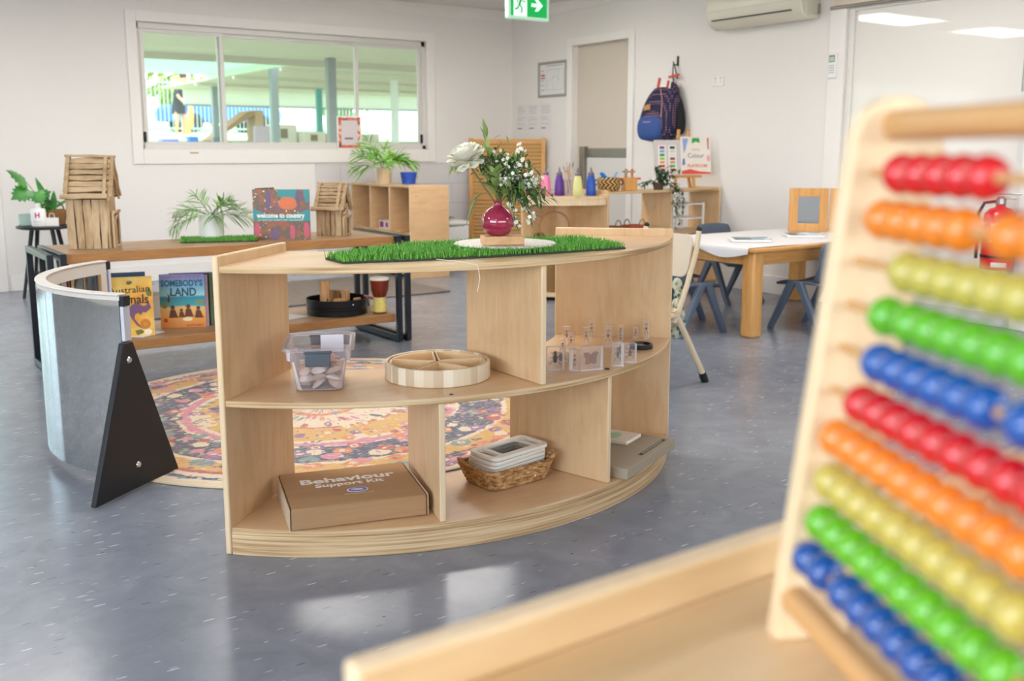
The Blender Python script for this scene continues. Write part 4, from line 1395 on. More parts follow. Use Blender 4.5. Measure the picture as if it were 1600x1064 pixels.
def fronds(parent, base, specs, mt, stem_mt, lw=.006, ll=.09, pairs=13, name='frond'):
    for (az, el, L_, sag) in specs:
        b = B(); bs = B()
        d_ = V((math.cos(az) * math.cos(el), math.sin(az) * math.cos(el), math.sin(el)))
        pts = [V(base) + d_ * L_ * f - V((0, 0, sag * L_ * f * f)) for f in [i / 10 for i in range(11)]]
        bs.tube(pts, [.0028 * (1 - .7 * i / 10) for i in range(11)], 6)
        for k in range(pairs):
            f = .32 + .68 * (k + .5) / pairs
            i = min(9, int(f * 10)); p = pts[i].lerp(pts[i + 1], f * 10 - i)
            tg = (pts[i + 1] - pts[i]).normalized()
            sd = tg.cross(V((0, 0, 1))).normalized()
            ln = ll * (math.sin(PI * (.25 + .7 * (f - .32) / .68)) + .12)
            for s_ in (-1, 1):
                ph = random.uniform(-1.0, 1.0) + (.25 if s_ > 0 else -.25)
                un = sd.cross(tg).normalized()
                b.leaf(p, tg * .75 + (sd * s_ * math.cos(ph) + un * math.sin(ph)) * .8, ln, lw, up=un + sd * random.uniform(-.8, .8), droop=.25, k=4, fold=.2)
        o = b.obj(name, mt, parent, world=True, recalc=False)
        bs.obj('stem', stem_mt, o, world=True)
PALM = NT('palm_leaf'); PALM.base(PALM.ramp(PALM.noise(PALM.coords(), 18, 3), [(.3, '4d7f35'), (.55, '77a84c'), (.75, 'a3c56b')])); PALM.set(rough=.45)
PALMB = NT('bright_palm_leaf'); PALMB.base(PALMB.ramp(PALMB.noise(PALMB.coords(), 18, 3), [(.3, '4f9a1e'), (.55, '7cc42f'), (.75, 'a4dc52')])); PALMB.set(rough=.4)
DKST = pl('3d4f2c', .5)
pp = V((1.747, 5.345, SZ + .0075))
t = thing('potted_palm', 'small fern-like palm in a plain white pot on the timber bench', 'plant', pp)
B().lathe([(0, 0), (.062, 0), (.066, .003), (.066, .128), (.063, .13), (.060, .128), (.059, .11), (0, .109)], n=36).obj('pot', POTW, t)
fronds(t, pp + V((0, 0, .11)), [(R(145), .55, .24, .45), (R(165), .25, .22, .55), (R(-35), .55, .23, .35), (R(-20), .3, .22, .35), (R(120), 1.0, .20, .25), (R(-60), .95, .24, .45), (R(40), .8, .2, .4), (R(-100), .7, .16, .6), (R(195), .7, .2, .5), (R(-15), .9, .18, .3)], PALM.m, DKST, .0032, .105, 15)
# books
def book(label, loc, rz, w_, h, th_, cover, tilt=0, cat='book', grp=None, name='picture_book'):
    t = thing(name, label, cat, loc, 0, grp, rot=(R(-tilt), 0, rz))
    b = B()
    b.bx((0, 0, 0), (w_, .002, h)).bx((0, th_ - .002, 0), (w_, th_, h)).bx((0, 0, 0), (.002, th_, h))
    b.obj('cover', cover, t)
    B().bx((.0025, .0022, .003), (w_ - .004, th_ - .0022, h - .003)).obj('pages', pl('ece6da', .8), t)
    return t
def art(t, mat_, polys, y=-.0004, X=None):
    """flat printed shapes on a cover, (x, z) outlines"""
    for p in polys:
        B().prism(p, 0, .0003, face((0, y, 0), 0)).obj('printed_shape', mat_, t)
def blob(cx, cy, rx, ry, n_=14, jag=0):
    return [(cx + rx * (1 + random.uniform(-jag, jag)) * math.cos(2 * PI * i / n_), cy + ry * (1 + random.uniform(-jag, jag)) * math.sin(2 * PI * i / n_)) for i in range(n_)]
def F(x, z, y=-.0008): return face((x, y, z), 0)
n = NT('patterned_cover'); v = n.coords()
sz = n.n('ShaderNodeSeparateXYZ'); n.l(v, sz.inputs[0])
_, cc, pk = vcell_ = (None, None, None)
vo = n.n('ShaderNodeTexVoronoi', feature='F1', _Scale=62); n.l(v, vo.inputs['Vector'])
sc_ = n.n('ShaderNodeSeparateColor'); n.l(vo.outputs['Color'], sc_.inputs[0])
bg = n.ramp(n.noise(v, 16, 4, .6), [(.3, '7a4a52'), (.42, 'a85a3c'), (.52, '5a5a3c'), (.62, '8a4a60'), (.75, '3f6f6c')])
dots = n.ramp(sc_.outputs[0], [(0, 'e6cfa0'), (.3, 'c8552f'), (.55, '7d5b86'), (.75, 'e9e2cf')], 'CONSTANT')
n.base(n.mix(n.math('MULTIPLY', n.math('LESS_THAN', vo.outputs['Distance'], .28), n.math('GREATER_THAN', sc_.outputs[1], .35)), bg, dots)); n.set(rough=.35)
wb = book('upright picture book with a teal and orange cover standing on the timber bench', (1.928, 5.195, SZ), R(-35), .305, .268, .012, n.m)
b = B()
b.bx((0, 0, 0), (.002, .15, .274), T(.012, .012, 0) @ RZ(R(-28)))
b.obj('back_cover', n.m, wb)
TEAL = pl('2c8f94', .4); ORG = pl('d2703c', .4, var=.2); PUR = pl('6d5374', .4, var=.1); PNK = pl('c8566a', .4)
art(wb, TEAL, [[(.0, .10), (.305, .10), (.305, .165), (.24, .14), (.15, .125), (.06, .14), (.0, .165)], [(.13, .268), (.25, .268), (.24, .225), (.19, .21), (.14, .23)], [(.27, .268), (.305, .268), (.305, .2), (.285, .2)]])
art(wb, ORG, [blob(.19, .195, .05, .035, 16, .1)], -.0008)
art(wb, PUR, [blob(.085, .215, .016, .05), blob(.245, .225, .014, .045), blob(.115, .03, .018, .035)], -.0008)
art(wb, PNK, [blob(.02, .05, .016, .04), blob(.285, .05, .016, .045), blob(.21, .04, .014, .04)], -.0008)
WHT = pl('f4f1ea', .5)
text('welcome to country', .036, WHT, wb, F(.148, .128), bold=.0012, sx=.86)
text('BY AUNTY JOY MURPHY AND LISA KENNEDY', .0125, pl('d8e6dc', .5), wb, F(.148, .104), sx=.95)
# lower tier
LZ = .1662
n = NT('golden_cover'); n.base(n.ramp(n.math('ADD', n.noise(n.coords(), 9, 3), 0), [(.3, 'd98a2c'), (.5, 'e6b048'), (.7, 'f0d070')])); n.set(rough=.35)
an = book('yellow picture book with a purple kangaroo on its cover, on the lower bench tier', (1.118, 5.085, LZ), R(-14), .222, .298, .006, n.m, 3)
INK = pl('221c1a', .6); KAN = pl('74506e', .5, var=.12)
text('Australian', .047, INK, an, F(.115, .232) @ RZ(R(3)), bold=.0004, sx=1.0)
text('Animals', .062, INK, an, F(.112, .185) @ RZ(R(-1)), bold=.001, sx=.92)
art(an, KAN, [[(.10, .135), (.12, .16), (.15, .168), (.175, .15), (.19, .155), (.2, .178), (.206, .158), (.212, .14), (.198, .128), (.185, .118), (.17, .12), (.16, .105), (.15, .118), (.135, .11), (.13, .09), (.15, .06), (.168, .035), (.14, .055), (.118, .09), (.108, .11)]])
art(an, pl('d77b2e', .5), [blob(.18, .06, .026, .026)], -.0004)
art(an, pl('b9862f', .5), [blob(.18, .06, .018, .018)], -.0007)
art(an, pl('d98a2e', .5), [blob(.18, .06, .011, .011)], -.0010)
for q_ in ((.15, .022, .02, .014), (.115, .27, .014, .01), (.205, .215, .012, .022)):
    art(an, pl('6a6f3e', .5), [blob(*q_, 10, .3)])
art(an, pl('efe3cf', .5), [blob(.19, .02, .02, .014)])
book('dark blue book showing above the yellow picture book', (1.163, 5.33, LZ), R(-12), .21, .292, .012, pl('2f5672', .4, var=.2), 2)
single(B().bx((0, 0, 0), (.17, .10, .003), T(1.26, 5.0, LZ) @ RZ(R(35))), 'open_leaflet', pl('eceae6', .6), 'white leaflet lying under the yellow book on the lower bench tier', 'leaflet', (1.3, 5.03, LZ))
n = NT('beach_cover'); v = n.coords(); sz = n.n('ShaderNodeSeparateXYZ'); n.l(v, sz.inputs[0])
hgt = n.math('ADD', n.math('MULTIPLY', sz.outputs[2], 3.5), n.math('MULTIPLY', n.math('SUBTRACT', n.noise(v, 14, 2), .5), .07))
n.base(n.ramp(hgt, [(0, 'd9823a'), (.18, 'e8a04a'), (.37, 'eec27c'), (.40, '3fa3a8'), (.56, '2c8fa4'), (.60, 'a9dce0'), (.78, '79b6d8'), (.97, '8a86c0')])); n.set(rough=.3)
so = book('blue and orange beach picture book standing on the lower bench tier', (1.415, 5.215, LZ), R(-25), .225, .28, .010, n.m, 3)
NAVY = pl('1f5f7c', .5)
text("SOMEBODY'S", .044, NAVY, so, F(.112, .232), bold=.0014, sx=.80)
text('LAND', .058, NAVY, so, F(.118, .185), bold=.0018, sx=.85)
text('ADAM GOODES \u00b7 ELLIE LAING', .0165, pl('b25a86', .5), so, F(.112, .265), sx=.86, bold=.0003)
text('DAVID HARDY', .014, pl('4b2a1c', .5), so, F(.17, .012), sx=.9)
FIG = pl('6b3a22', .6, var=.1)
pol = []
for (cx, cy, s_) in ((.062, .075, 1.0), (.105, .07, .7), (.14, .08, 1.0), (.19, .072, .95)):
    pol += [blob(cx, cy + .032 * s_, .011 * s_, .012 * s_), [(cx - .012 * s_, cy + .02 * s_), (cx + .012 * s_, cy + .02 * s_), (cx + .022 * s_, cy - .012 * s_), (cx + .03 * s_, cy - .022 * s_), (cx - .02 * s_, cy - .022 * s_)]]
pol += [[(.035, .135), (.042, .165), (.034, .185), (.046, .17), (.056, .19), (.05, .165), (.05, .135)]]
art(so, FIG, pol)
art(so, pl('efe2b8', .5), [blob(.135, .045, .025, .010)])
art(so, pl('c23a2c', .5), [blob(.025, .04, .011, .011)])
art(so, pl('8f8a55', .5), [blob(.022, .12, .016, .018), blob(.2, .135, .026, .01, 12, .15)])
for i, (c_, dx) in enumerate((('c8a7b8', .0), ('2a2326', .0), ('6f9b4c', .0), ('8a6aa0', .0))):
    X_ = T(1.44 + .016 * i, 5.24 + .018 * i, 0)
    book(['pink-edged thin book directly behind the beach picture book', 'black thin book, second behind the beach picture book', 'green thin book, third behind the beach picture book', 'mauve thin book, rearmost of the row behind the beach picture book'][i],
         (1.437 + .016 * i, 5.232 + .015 * i, LZ), R(-25 + 2 * i), .225, .272 + .004 * (i % 2), .009, pl(c_, .5), 2, 'book', 'thin books behind the beach book')
# pan with timber pieces
pcx, pcy = 2.385, 5.155
pan = thing('sieve_pan', 'round black metal pan holding timber offcuts on the lower bench tier', 'pan', (pcx, pcy, LZ))
B().lathe([(0, 0), (.168, 0), (.171, .003), (.171, .03), (.174, .033), (.171, .036), (.171, .044), (.174, .047), (.171, .05), (.173, .088), (.176, .09), (.173, .0905), (.169, .088), (.168, .005), (0, .004)], n=56).obj('body', pl('222326', .3, .6, .5, .1), pan)
for a in (R(-85), R(60)):
    B().sph((.1745 * math.cos(a), .1745 * math.sin(a), .066), .006, 10, 6).obj('rivet', STEEL, pan)
BARK = wood('split_timber', '9c6d43', 'c99a68', 'dbb789', 'z', .7)
def offcut(label, dx, dy, z, w_, d_, h, rz, rot=(0, 0)):
    t = thing('timber_offcut', label, 'timber block', (pcx + dx, pcy + dy, LZ + z), 0, None, rot=(rot[0], rot[1], rz))
    b = B()
    poly = blob(0, 0, w_ / 2, d_ / 2, 9, .16)
    b.prism(poly, 0, h)
    b.obj('block', BARK, t, bevel=.002)
    b = B()
    b.sph((0, -d_ * .47, h * .42), min(w_, h) * .16, 8, 6, sc=(1, .25, 1.3)).obj('hollow', pl('6a4020', .8), t)
offcut('tall timber offcut standing in the left of the black pan', -.083, -.02, .0055, .062, .05, .185, .3)
offcut('small pale offcut at the back of the black pan', -.01, .08, .0055, .06, .05, .115, .8)
offcut('upright grey-barked offcut right of the middle of the black pan', .055, .0, .0055, .055, .05, .12, 1.3)
offcut('low offcut lying at the front of the black pan', -.02, -.075, .0055, .075, .05, .085, .2)
offcut('wide pale offcut at the back right of the black pan', .04, .095, .0055, .05, .04, .11, 2.0)
offcut('flat chip of timber at the right of the black pan', .105, -.04, .0055, .06, .035, .075, .5)
# djembe
dj = thing('djembe_drum', 'small hand drum with a dark red bowl and yellow base on the lower bench tier', 'drum', (2.583, 5.012, LZ))
B().lathe([(0, 0), (.038, 0), (.041, .004), (.041, .010)], n=32).obj('foot_ring', pl('8a5c2c', .5), dj)
n = NT('painted_base'); v = n.coords(); n.base(n.mix(n.math('LESS_THAN', n.math('FRACT', n.math('MULTIPLY', n.vor(v, 28), 5)), .35), 'e3d27a', 'cdb653')); n.set(rough=.5)
B().lathe([(.040, .0101), (.039, .03), (.0345, .085), (.034, .092)], n=32).obj('base', n.m, dj)
B().lathe([(.0335, .0921), (.036, .10), (.047, .135), (.053, .18), (.054, .196), (.05, .2)], n=32).obj('bowl', pl('7b2a14', .25, 0, .5, .3), dj)
B().lathe([(.0545, .19), (.0555, .194), (.0555, .2), (.053, .203), (0, .2035)], n=32).obj('drum_skin', pl('e6dcc8', .6), dj)
b = B()
for i in range(8):
    a = 2 * PI * i / 8
    b.tube([(.055 * math.cos(a), .055 * math.sin(a), .19), (.048 * math.cos(a + .1), .048 * math.sin(a + .1), .13), (.037 * math.cos(a), .037 * math.sin(a), .094)], .0011, 5)
b.obj('cord', pl('2a1c14', .7), dj)
rt = thing('rattle', 'red and white hand rattle leaning on the black pan rim by the drum', 'rattle', (2.575, 5.10, LZ))
b = B().tube([(0, 0, .0), (-.015, 0, .07)], .006, 8)
b.obj('handle', pl('e9dcc8', .5), rt)
B().lathe([(0, -.006), (.024, -.005), (.025, .0), (.024, .005), (0, .006)], T(-.02, 0, .085) @ RY(R(15)), 20).obj('head', pl('d9d3d0', .3), rt)
B().lathe([(.0252, -.004), (.0265, 0), (.0252, .004)], T(-.02, 0, .085) @ RY(R(15)), 20).obj('rim', pl('c23344', .4), rt)
single(B().bx((0, 0, 0), (.21, .14, .0015), T(2.0, 5.06, LZ) @ RZ(R(20))), 'paper_sheet', pl('e9e8e6', .7), 'white paper sheet lying left of the black pan on the lower tier', 'paper', (2.1, 5.12, LZ))

# ---------------------------------------------------------------- corner behind the bench: round black table and its things
st = thing('side_table', 'small round black table with splayed legs against the window wall', 'table', (1.385, 8.07, 0))
B().lathe([(0, .505), (.17, .505), (.192, .512), (.195, .52), (.192, .528), (0, .53)], n=48).obj('tabletop', BLK, st)
for a in (R(-70), R(20), R(110), R(200)):
    p0, p1 = V((.10 * math.cos(a), .10 * math.sin(a), .504)), V((.20 * math.cos(a), .20 * math.sin(a), 0))
    B().cyl(p1, p0, .011, .016, 12).obj('leg', BLK, st)
b = B()
for a in (R(-70), R(20)):
    p = V((.166 * math.cos(a), .166 * math.sin(a), .17)); b.cyl(p, (-p.x, -p.y, .17), .008, n=8)
b.obj('stretcher', BLK, st)
TZ2 = .5305
single(B().bx((1.225, 8.06, TZ2), (1.315, 8.15, TZ2 + .085)), 'tissue_box', pl('a9c4bd', .6), 'pale green tissue box at the left of the round black table', 'tissue box', (1.27, 8.1, TZ2), bevel=.004)
lo = thing('lotion_bottle', 'white lotion bottle with a pink letter on the round black table', 'bottle', (1.332, 7.965, TZ2), R(-25))
B().lathe([(0, 0), (.048, 0), (.052, .006), (.054, .05), (.052, .115), (.046, .128), (.018, .132), (.016, .14), (0, .14)], n=32, sy=.55).obj('body', POTW, lo)
B().lathe([(.018, .1405), (.018, .165), (.015, .168), (0, .168)], n=20).obj('cap', POTW, lo)
text('H', .05, pl('c0307c', .5), lo, face((0, -.0302, .08), 0), bold=.0022)
text('HAND LOTION', .008, pl('8a8a8a', .5), lo, face((0, -.0302, .036), 0))
gc = thing('gift_card', 'small white handbag-shaped card standing on the round black table', 'card', (1.415, 7.93, TZ2), R(-25))
b = B().bx((-.045, 0, 0), (.045, .004, .05)); b.bx((-.045, 0, .05), (.045, .004, .062))
b.obj('card', pl('f0ece8', .6), gc)
B().tube([(-.018, .002, .062), (-.016, .002, .085), (-.008, .002, .094), (.008, .002, .094), (.016, .002, .085), (.018, .002, .062)], .0025, 6).obj('handle', pl('e8dfd6', .6), gc)
bkt = thing('wicker_basket', 'brown wicker basket with a handle on the round black table', 'basket', (1.452, 8.075, TZ2))
woven('woven_side', pl('8a6238', .8, var=.3, scale=120), bkt, [(.85 + .03 * i, .85 + .03 * i, .008 + .014 * i) for i in range(8)], (.082, .07), .0075, .003)
B().tube([(-.075, 0, .105)] + [(-.078 * math.cos(R(q)), 0, .105 + .075 * math.sin(R(q))) for q in range(15, 180, 15)] + [(.075, 0, .105)], .006, 7).obj('handle', pl('7a5530', .8, var=.2), bkt)
mo = V((1.44, 8.085, TZ2 + .02))
mp = thing('monstera_plant', 'dark green monstera plant growing out of the wicker basket', 'plant', mo)
MON = NT('monstera_leaf'); MON.base(MON.ramp(MON.noise(MON.coords(), 9, 3), [(.3, '2c6a2c'), (.6, '4a9440'), (.8, '6fb551')])); MON.set(rough=.3)
def monstera(c, d_, up, s_):
    c = V(c); d_ = V(d_).normalized(); u = d_.cross(V(up)).normalized(); nn = u.cross(d_)
    pts = []
    out = [(0, 0), (.32, -.12), (.5, .12), (.36, .22), (.52, .3), (.35, .4), (.45, .52), (.27, .56), (.3, .72), (.14, .74), (0, 1.0)]
    out = out + [(-x, y) for x, y in out[-2:0:-1]]
    b = B()
    ctr = c + d_ * s_ * .4 + nn * s_ * .04
    vs = [ctr] + [c + u * x * s_ + d_ * y * s_ - nn * abs(x) * s_ * .15 for x, y in out]
    k = len(out)
    b._add(vs, [(0, 1 + i, 1 + (i + 1) % k) for i in range(k)])
    b.obj('leaf', MON.m, mp, world=True, recalc=False)
    B().tube(bend(mo, c, .03), .003, 6).obj('stem', pl('5f8a45', .5), mp, world=True)
monstera((1.27, 8.02, .86), (-.55, -.25, .35), (.3, -.6, .8), .17)
monstera((1.28, 8.0, .80), (-.6, -.2, -.35), (.1, -.9, .5), .15)
monstera((1.34, 8.0, .78), (.1, -.3, -.9), (0, -1, 0), .12)
monstera((1.36, 8.05, .74), (.35, -.3, .2), (0, -1, .4), .11)
for p, d_, L_, w_ in ((mo + V((0, -.02, .06)), (-.32, -.05, 1), .31, .026), (mo + V((.01, -.03, .05)), (.05, -.1, 1), .20, .024), (mo + V((-.02, -.05, .05)), (-.25, -.5, .5), .13, .03), (mo + V((.02, .0, .1)), (.7, -.1, .5), .14, .012)):
    B().leaf(p, d_, L_, w_, up=(0, -1, .2), droop=.08, k=6, fold=.25).obj('leaf', MON.m, mp, world=True, recalc=False)

# ---------------------------------------------------------------- low shelf unit against the window wall, open to the left
ub = thing('cubby_shelf', 'low plywood cubby shelf end-on to the window wall carrying a palm', 'shelf', (4.28, 7.9, 0))
ux0, ux1, uy0, uy1, uz = 4.088, 4.47, 7.345, 8.46, .785
ply_box('end_panel', (ux0, uy0, 0), (ux1, uy0 + .018, uz - .0005), [PLYH, PALE], ub, 1)
ply_box('end_panel', (ux0, uy1 - .018, 0), (ux1, uy1, uz - .0005), [PLYH, PALE], ub, 1)
ply_box('top_board', (ux0, uy0 + .0185, uz - .018), (ux1, uy1 - .0185, uz), [PLYH, EDGE], ub, 2)
ply_box('back_panel', (ux1 - .012, uy0 + .0185, 0), (ux1, uy1 - .0185, uz - .0185), [PLY, PALE], ub, 0)
for z in (.374, .03):
    ply_box('shelf_board', (ux0, uy0 + .0185, z), (ux1 - .0125, uy1 - .0185, z + .018), [PLYH, EDGE], ub, 2)
for y in (7.715, 8.08):
    ply_box('divider', (ux0, y - .009, .3925), (ux1 - .0125, y + .009, uz - .0185), [PLYH, PALE], ub, 1)
for y in (7.62, 7.9, 8.18):
    ply_box('divider', (ux0, y - .009, .0485), (ux1 - .0125, y + .009, .3735), [PLYH, PALE], ub, 1)
for dx in (.06, .32):
    for z in (.08, .33, .7):
        B().lathe([(.006, 0), (0, .002)], face((ux0 + dx, uy0 - .0004, z), 0), 10).obj('screw_cap', pl('a98a5c', .5), ub, world=True)
cb = thing('carton', 'small pink and purple printed carton in the cubby shelf', 'carton', (4.16, 7.86, .3925))
B().bx((-.045, -.09, 0), (.06, .11, .075)).obj('box', pl('e0c6be', .6), cb, bevel=.002)
b = B().bx((-.0462, -.06, .02), (-.0455, -.02, .06)); b.bx((-.0462, .02, .015), (-.0455, .09, .065))
b.obj('printed_panel', pl('6a2f6e', .5), cb)
for i in range(3):
    single(B().box((4.13 + .02 * i, 7.47 + .065 * i, .3925 + .008), (.10, .05, .016)), 'wood_slice', [BARK], ['low wooden piece at the near end of the right cubby', 'low wooden piece in the middle of the right cubby', 'low wooden piece at the far end of the right cubby'][i], 'wood piece', (4.13 + .02 * i, 7.47 + .065 * i, .3925), 'wooden pieces in the right cubby', bevel=.003)
pp = V((4.185, 7.985, uz + .0005))
t = thing('potted_palm', 'bright green palm in a pale timber pot on the cubby shelf below the window', 'plant', pp)
B().lathe([(0, 0), (.064, 0), (.066, .003), (.066, .137), (.064, .14), (.060, .14), (.058, .12), (0, .119)], n=36).obj('pot', wood('pale_staved_pot', 'c9a982', 'dcc3a0', 'e6d2b4', 'z', .6), t)
fronds(t, pp + V((0, 0, .12)), [(R(140), 1.15, .42, .22), (R(150), .75, .36, .25), (R(165), .45, .32, .35), (R(-30), 1.0, .34, .55), (R(-35), .75, .40, .55), (R(-60), .95, .30, .5), (R(60), 1.1, .34, .3), (R(-120), .9, .28, .45), (R(200), .9, .34, .3)], PALMB.m, pl('5f8f2e', .5), .0075, .16, 13)
BLU = pl('1f4fb4', .55, var=.12)
for i in range(4):
    b = B()
    z0 = .001 + .026 * i
    w_ = .060 + .004 * i
    b.lathe([(w_ * .96, z0), (w_, z0 + .004), (w_ * 1.03, z0 + .020), (w_ * 1.0, z0 + .0245), (w_ * .93, z0 + .023), (w_ * .9, z0 + .003)], n=28)
    single(b, 'fabric_tub', BLU, ['bottom blue tub of the stack beside the palm', 'second blue tub from the bottom of the stack beside the palm', 'third blue tub from the bottom of the stack beside the palm', 'topmost blue tub of the stack beside the palm'][i], 'tub', (0, 0, 0), 'blue tubs stacked on the cubby shelf').location = (4.36, 7.85, uz + .0005)
# framed card on the window ledge
fc = thing('framed_card', 'white card with a red and black border standing on the window ledge', 'picture', (3.985, YW + .012, WZ0 + .001), R(-6))
B().bx((0, 0, 0), (.235, .008, .30)).obj('frame', WHITE, fc, bevel=.002)
n = NT('floral_border'); vo = n.n('ShaderNodeTexVoronoi', feature='F1', _Scale=34); n.l(n.coords(), vo.inputs['Vector'])
s2 = n.n('ShaderNodeSeparateColor'); n.l(vo.outputs['Color'], s2.inputs[0]); n.base(n.ramp(s2.outputs[0], [(0, 'd2603c'), (.35, 'e0806c'), (.6, '5a3a30'), (.8, 'e8cbb8')], 'CONSTANT'))
B().bx((.012, -.0012, .012), (.223, -.0003, .288)).obj('border', n.m, fc)
B().bx((.038, -.002, .038), (.197, -.0013, .262)).obj('card', pl('d9cfd2', .6), fc)
B().bx((.07, -.0026, .09), (.15, -.0021, .105)).obj('printed_bar', pl('6f6064', .6), fc)
# ---------------------------------------------------------------- pie-shaped corner shelf with paint bottles
random.seed(21)
CC = (4.67, 6.015); CR1, CR0, CZ = .49, .10, .752
ca0, ca1 = R(196), R(275)
cs = thing('corner_shelf', 'rounded plywood corner shelf carrying the squeeze bottles, left of the long shelf', 'shelf', (4.5, 5.8, 0))
for nm, z0, z1 in (('top_board', CZ - .02, CZ), ('shelf_board', .395, .413), ('bottom_board', .03, .06)):
    b = B().arc(CC, CR0, CR1, ca0 + .04, ca1 - .04, z0, z1, 32)
    b.bm.normal_update(); b.pick(lambda n_, c_: abs(n_.z) < .5, 1)
    b.obj(nm, [PLYH, PALE], cs, world=True, bevel=.002)
for a in (ca0, ca1):
    X = T(CC[0], CC[1], 0) @ RZ(a)
    B().bx((CR0, -.009, 0), (CR1 + .004, .009, CZ + .012), X).obj('end_panel', PLY, cs, world=True, bevel=.003)
B().arc(CC, CR0 - .012, CR0 - .0005, ca0, ca1, 0, CZ, 12).obj('back_panel', PLY, cs, world=True)
B().arc(CC, CR1 - .014, CR1 - .001, ca0 + .04, ca1 - .04, CZ - .062, CZ - .0205, 32).obj('front_apron', PALE, cs, world=True)
for lab, x, y, c_ in (('pink squeeze paint bottle, leftmost on the corner shelf', 4.415, 5.885, 'f07fae'), ('purple squeeze paint bottle between the pink and the yellow one', 4.49, 5.82, '5b2d90'),
                      ('pale yellow squeeze paint bottle standing before the grey door bar', 4.475, 5.585, 'dfd98f'), ('blue squeeze paint bottle, rightmost on the corner shelf', 4.668, 5.672, '1e4fb0')):
    t = thing('paint_bottle', lab, 'bottle', (x, y, CZ + .0005), random.random())
    t['group'] = 'squeeze paint bottles on the corner shelf'
    k = 1.0 if 'yellow' not in lab else .97
    B().lathe([(0, 0), (.033 * k, 0), (.037 * k, .006), (.036 * k, .05), (.031 * k, .11), (.023 * k, .145), (.021 * k, .148)], n=28).obj('body', pl(c_, .35, 0, .5, .04), t)
    B().lathe([(.0215, .1485), (.022, .152), (.021, .166), (.012, .172), (.008, .180), (.0045, .205), (.003, .207), (0, .207)], n=20).obj('nozzle', pl('6d6468', .4), t)
jb = thing('brush_jar', 'glass jar of paintbrushes between the purple and yellow bottles', 'jar', (4.565, 5.80, CZ + .0005))
B().lathe([(0, 0), (.038, 0), (.042, .004), (.042, .10), (.040, .112), (.041, .116), (.0385, .116), (.0385, .006), (0, .005)], n=28).obj('jar', CLEAR, jb)
for i in range(12):
    t = thing('paintbrush', 'slim paintbrush standing in the glass jar on the corner shelf', 'paintbrush', (4.565, 5.80, CZ), 0, 'paintbrushes in the glass jar')
    a = random.uniform(0, 6.28); q = random.uniform(.01, .03)
    p0 = V((4.565 + .016 * math.cos(a + 2), 5.80 + .016 * math.sin(a + 2), CZ + .008)); p1 = V((4.565 + q * 1.3 * math.cos(a), 5.80 + q * 1.3 * math.sin(a), CZ + .17 + .06 * random.random()))
    B().cyl(p0, p1, .0032, .0026, 7).obj('handle', pl(random.choice(['c79a5c', 'd9b98c', 'a86f3a', 'e9dfce']), .5), t, world=True)
    p2 = p1 + (p1 - p0).normalized() * .022
    B().cyl(p1, p2, .0042, .0016, 8).obj('bristles', pl(random.choice(['2a2226', 'b02a2a', '3b3a6a', 'e8e2d8', 'a8b8b8']), .8), t, world=True)
single(B().lathe([(0, 0), (.018, 0), (.018, .022), (.012, .03), (0, .03)], T(4.60, 5.70, CZ + .0005), 16), 'glue_pot', POTW, 'tiny white pot between the yellow and blue bottles', 'pot', (4.60, 5.70, CZ + .0005))
hp = thing('cane_hoop', 'brown cane hoop standing on edge inside the corner shelf', 'hoop', (4.40, 5.76, .4135))
B().tube([(CR_.x * .11 * math.cos(R(q)), CR_.y * .11 * math.cos(R(q)), .118 + .11 * math.sin(R(q))) for q in range(-90, 271, 15)], .006, 7).obj('ring', pl('a8743e', .6, var=.15), hp)
single(B().sph((4.35, 5.87, .45), .035, 12, 8, sc=(1.3, 1, 1)), 'pine_cone', pl('6e4a2c', .8, var=.4, scale=90), 'dark brown pine cone beside the cane hoop in the corner shelf', 'pine cone', (4.35, 5.87, .4135))
bk2 = thing('wicker_basket', 'brown woven basket on the bottom board of the corner shelf', 'basket', (4.42, 5.80, .061))
woven('woven_side', pl('9a7444', .8, var=.3, scale=120), bk2, [(.8 + .02 * i, .8 + .02 * i, .008 + .014 * i) for i in range(14)], (.10, .10), .0078, .003)

# ---------------------------------------------------------------- long shelf standing out from the right wall
ls = thing('long_shelf', 'long low plywood shelf with the trailing plant and easel on top', 'shelf', (5.3, 5.73, 0))
lx0, lx1, ly0, ly1, lz = 4.725, 5.915, 5.56, 5.90, .782
ply_box('end_panel', (lx0, ly0, 0), (lx0 + .018, ly1, lz + .012), [PLY, PALE], ls, 0)
ply_box('end_panel', (lx1 - .018, ly0, 0), (lx1, ly1, lz + .012), [PLY, PALE], ls, 0)
ply_box('top_board', (lx0 + .0185, ly0, lz - .018), (lx1 - .0185, ly1, lz), [PLYH, EDGE], ls, 2)
ply_box('shelf_board', (lx0 + .0185, ly0, .44), (lx1 - .0185, ly1, .458), [PLYH, EDGE], ls, 2)
ply_box('shelf_board', (lx0 + .0185, ly0, .04), (lx1 - .0185, ly1, .058), [PLYH, EDGE], ls, 2)
ply_box('divider', (5.375, ly0 + .004, .4585), (5.393, ly1, lz - .0185), [PLY, PALE], ls, 0)
ply_box('divider', (5.375, ly0 + .004, .0585), (5.393, ly1, .4395), [PLY, PALE], ls, 0)
LZ2 = lz + .0005
zb = thing('zigzag_basket', 'black and straw zigzag woven basket on the left end of the long shelf', 'basket', (4.845, 5.68, LZ2))
n = NT('zigzag_weave'); v = n.coords(); sx = n.n('ShaderNodeSeparateXYZ'); n.l(v, sx.inputs[0])
an_ = n.math('MULTIPLY', n.math('ARCTAN2', sx.outputs[1], sx.outputs[0]), 16 / (2 * PI) * 1.0)
row = n.math('MULTIPLY', sx.outputs[2], 42)
zz = n.math('ADD', an_, n.math('MULTIPLY', n.math('PINGPONG', row, 1.0), .9))
n.base(n.mix(n.math('LESS_THAN', n.math('FRACT', zz), .52), 'cfa25a', '241c1a')); n.set(rough=.7)
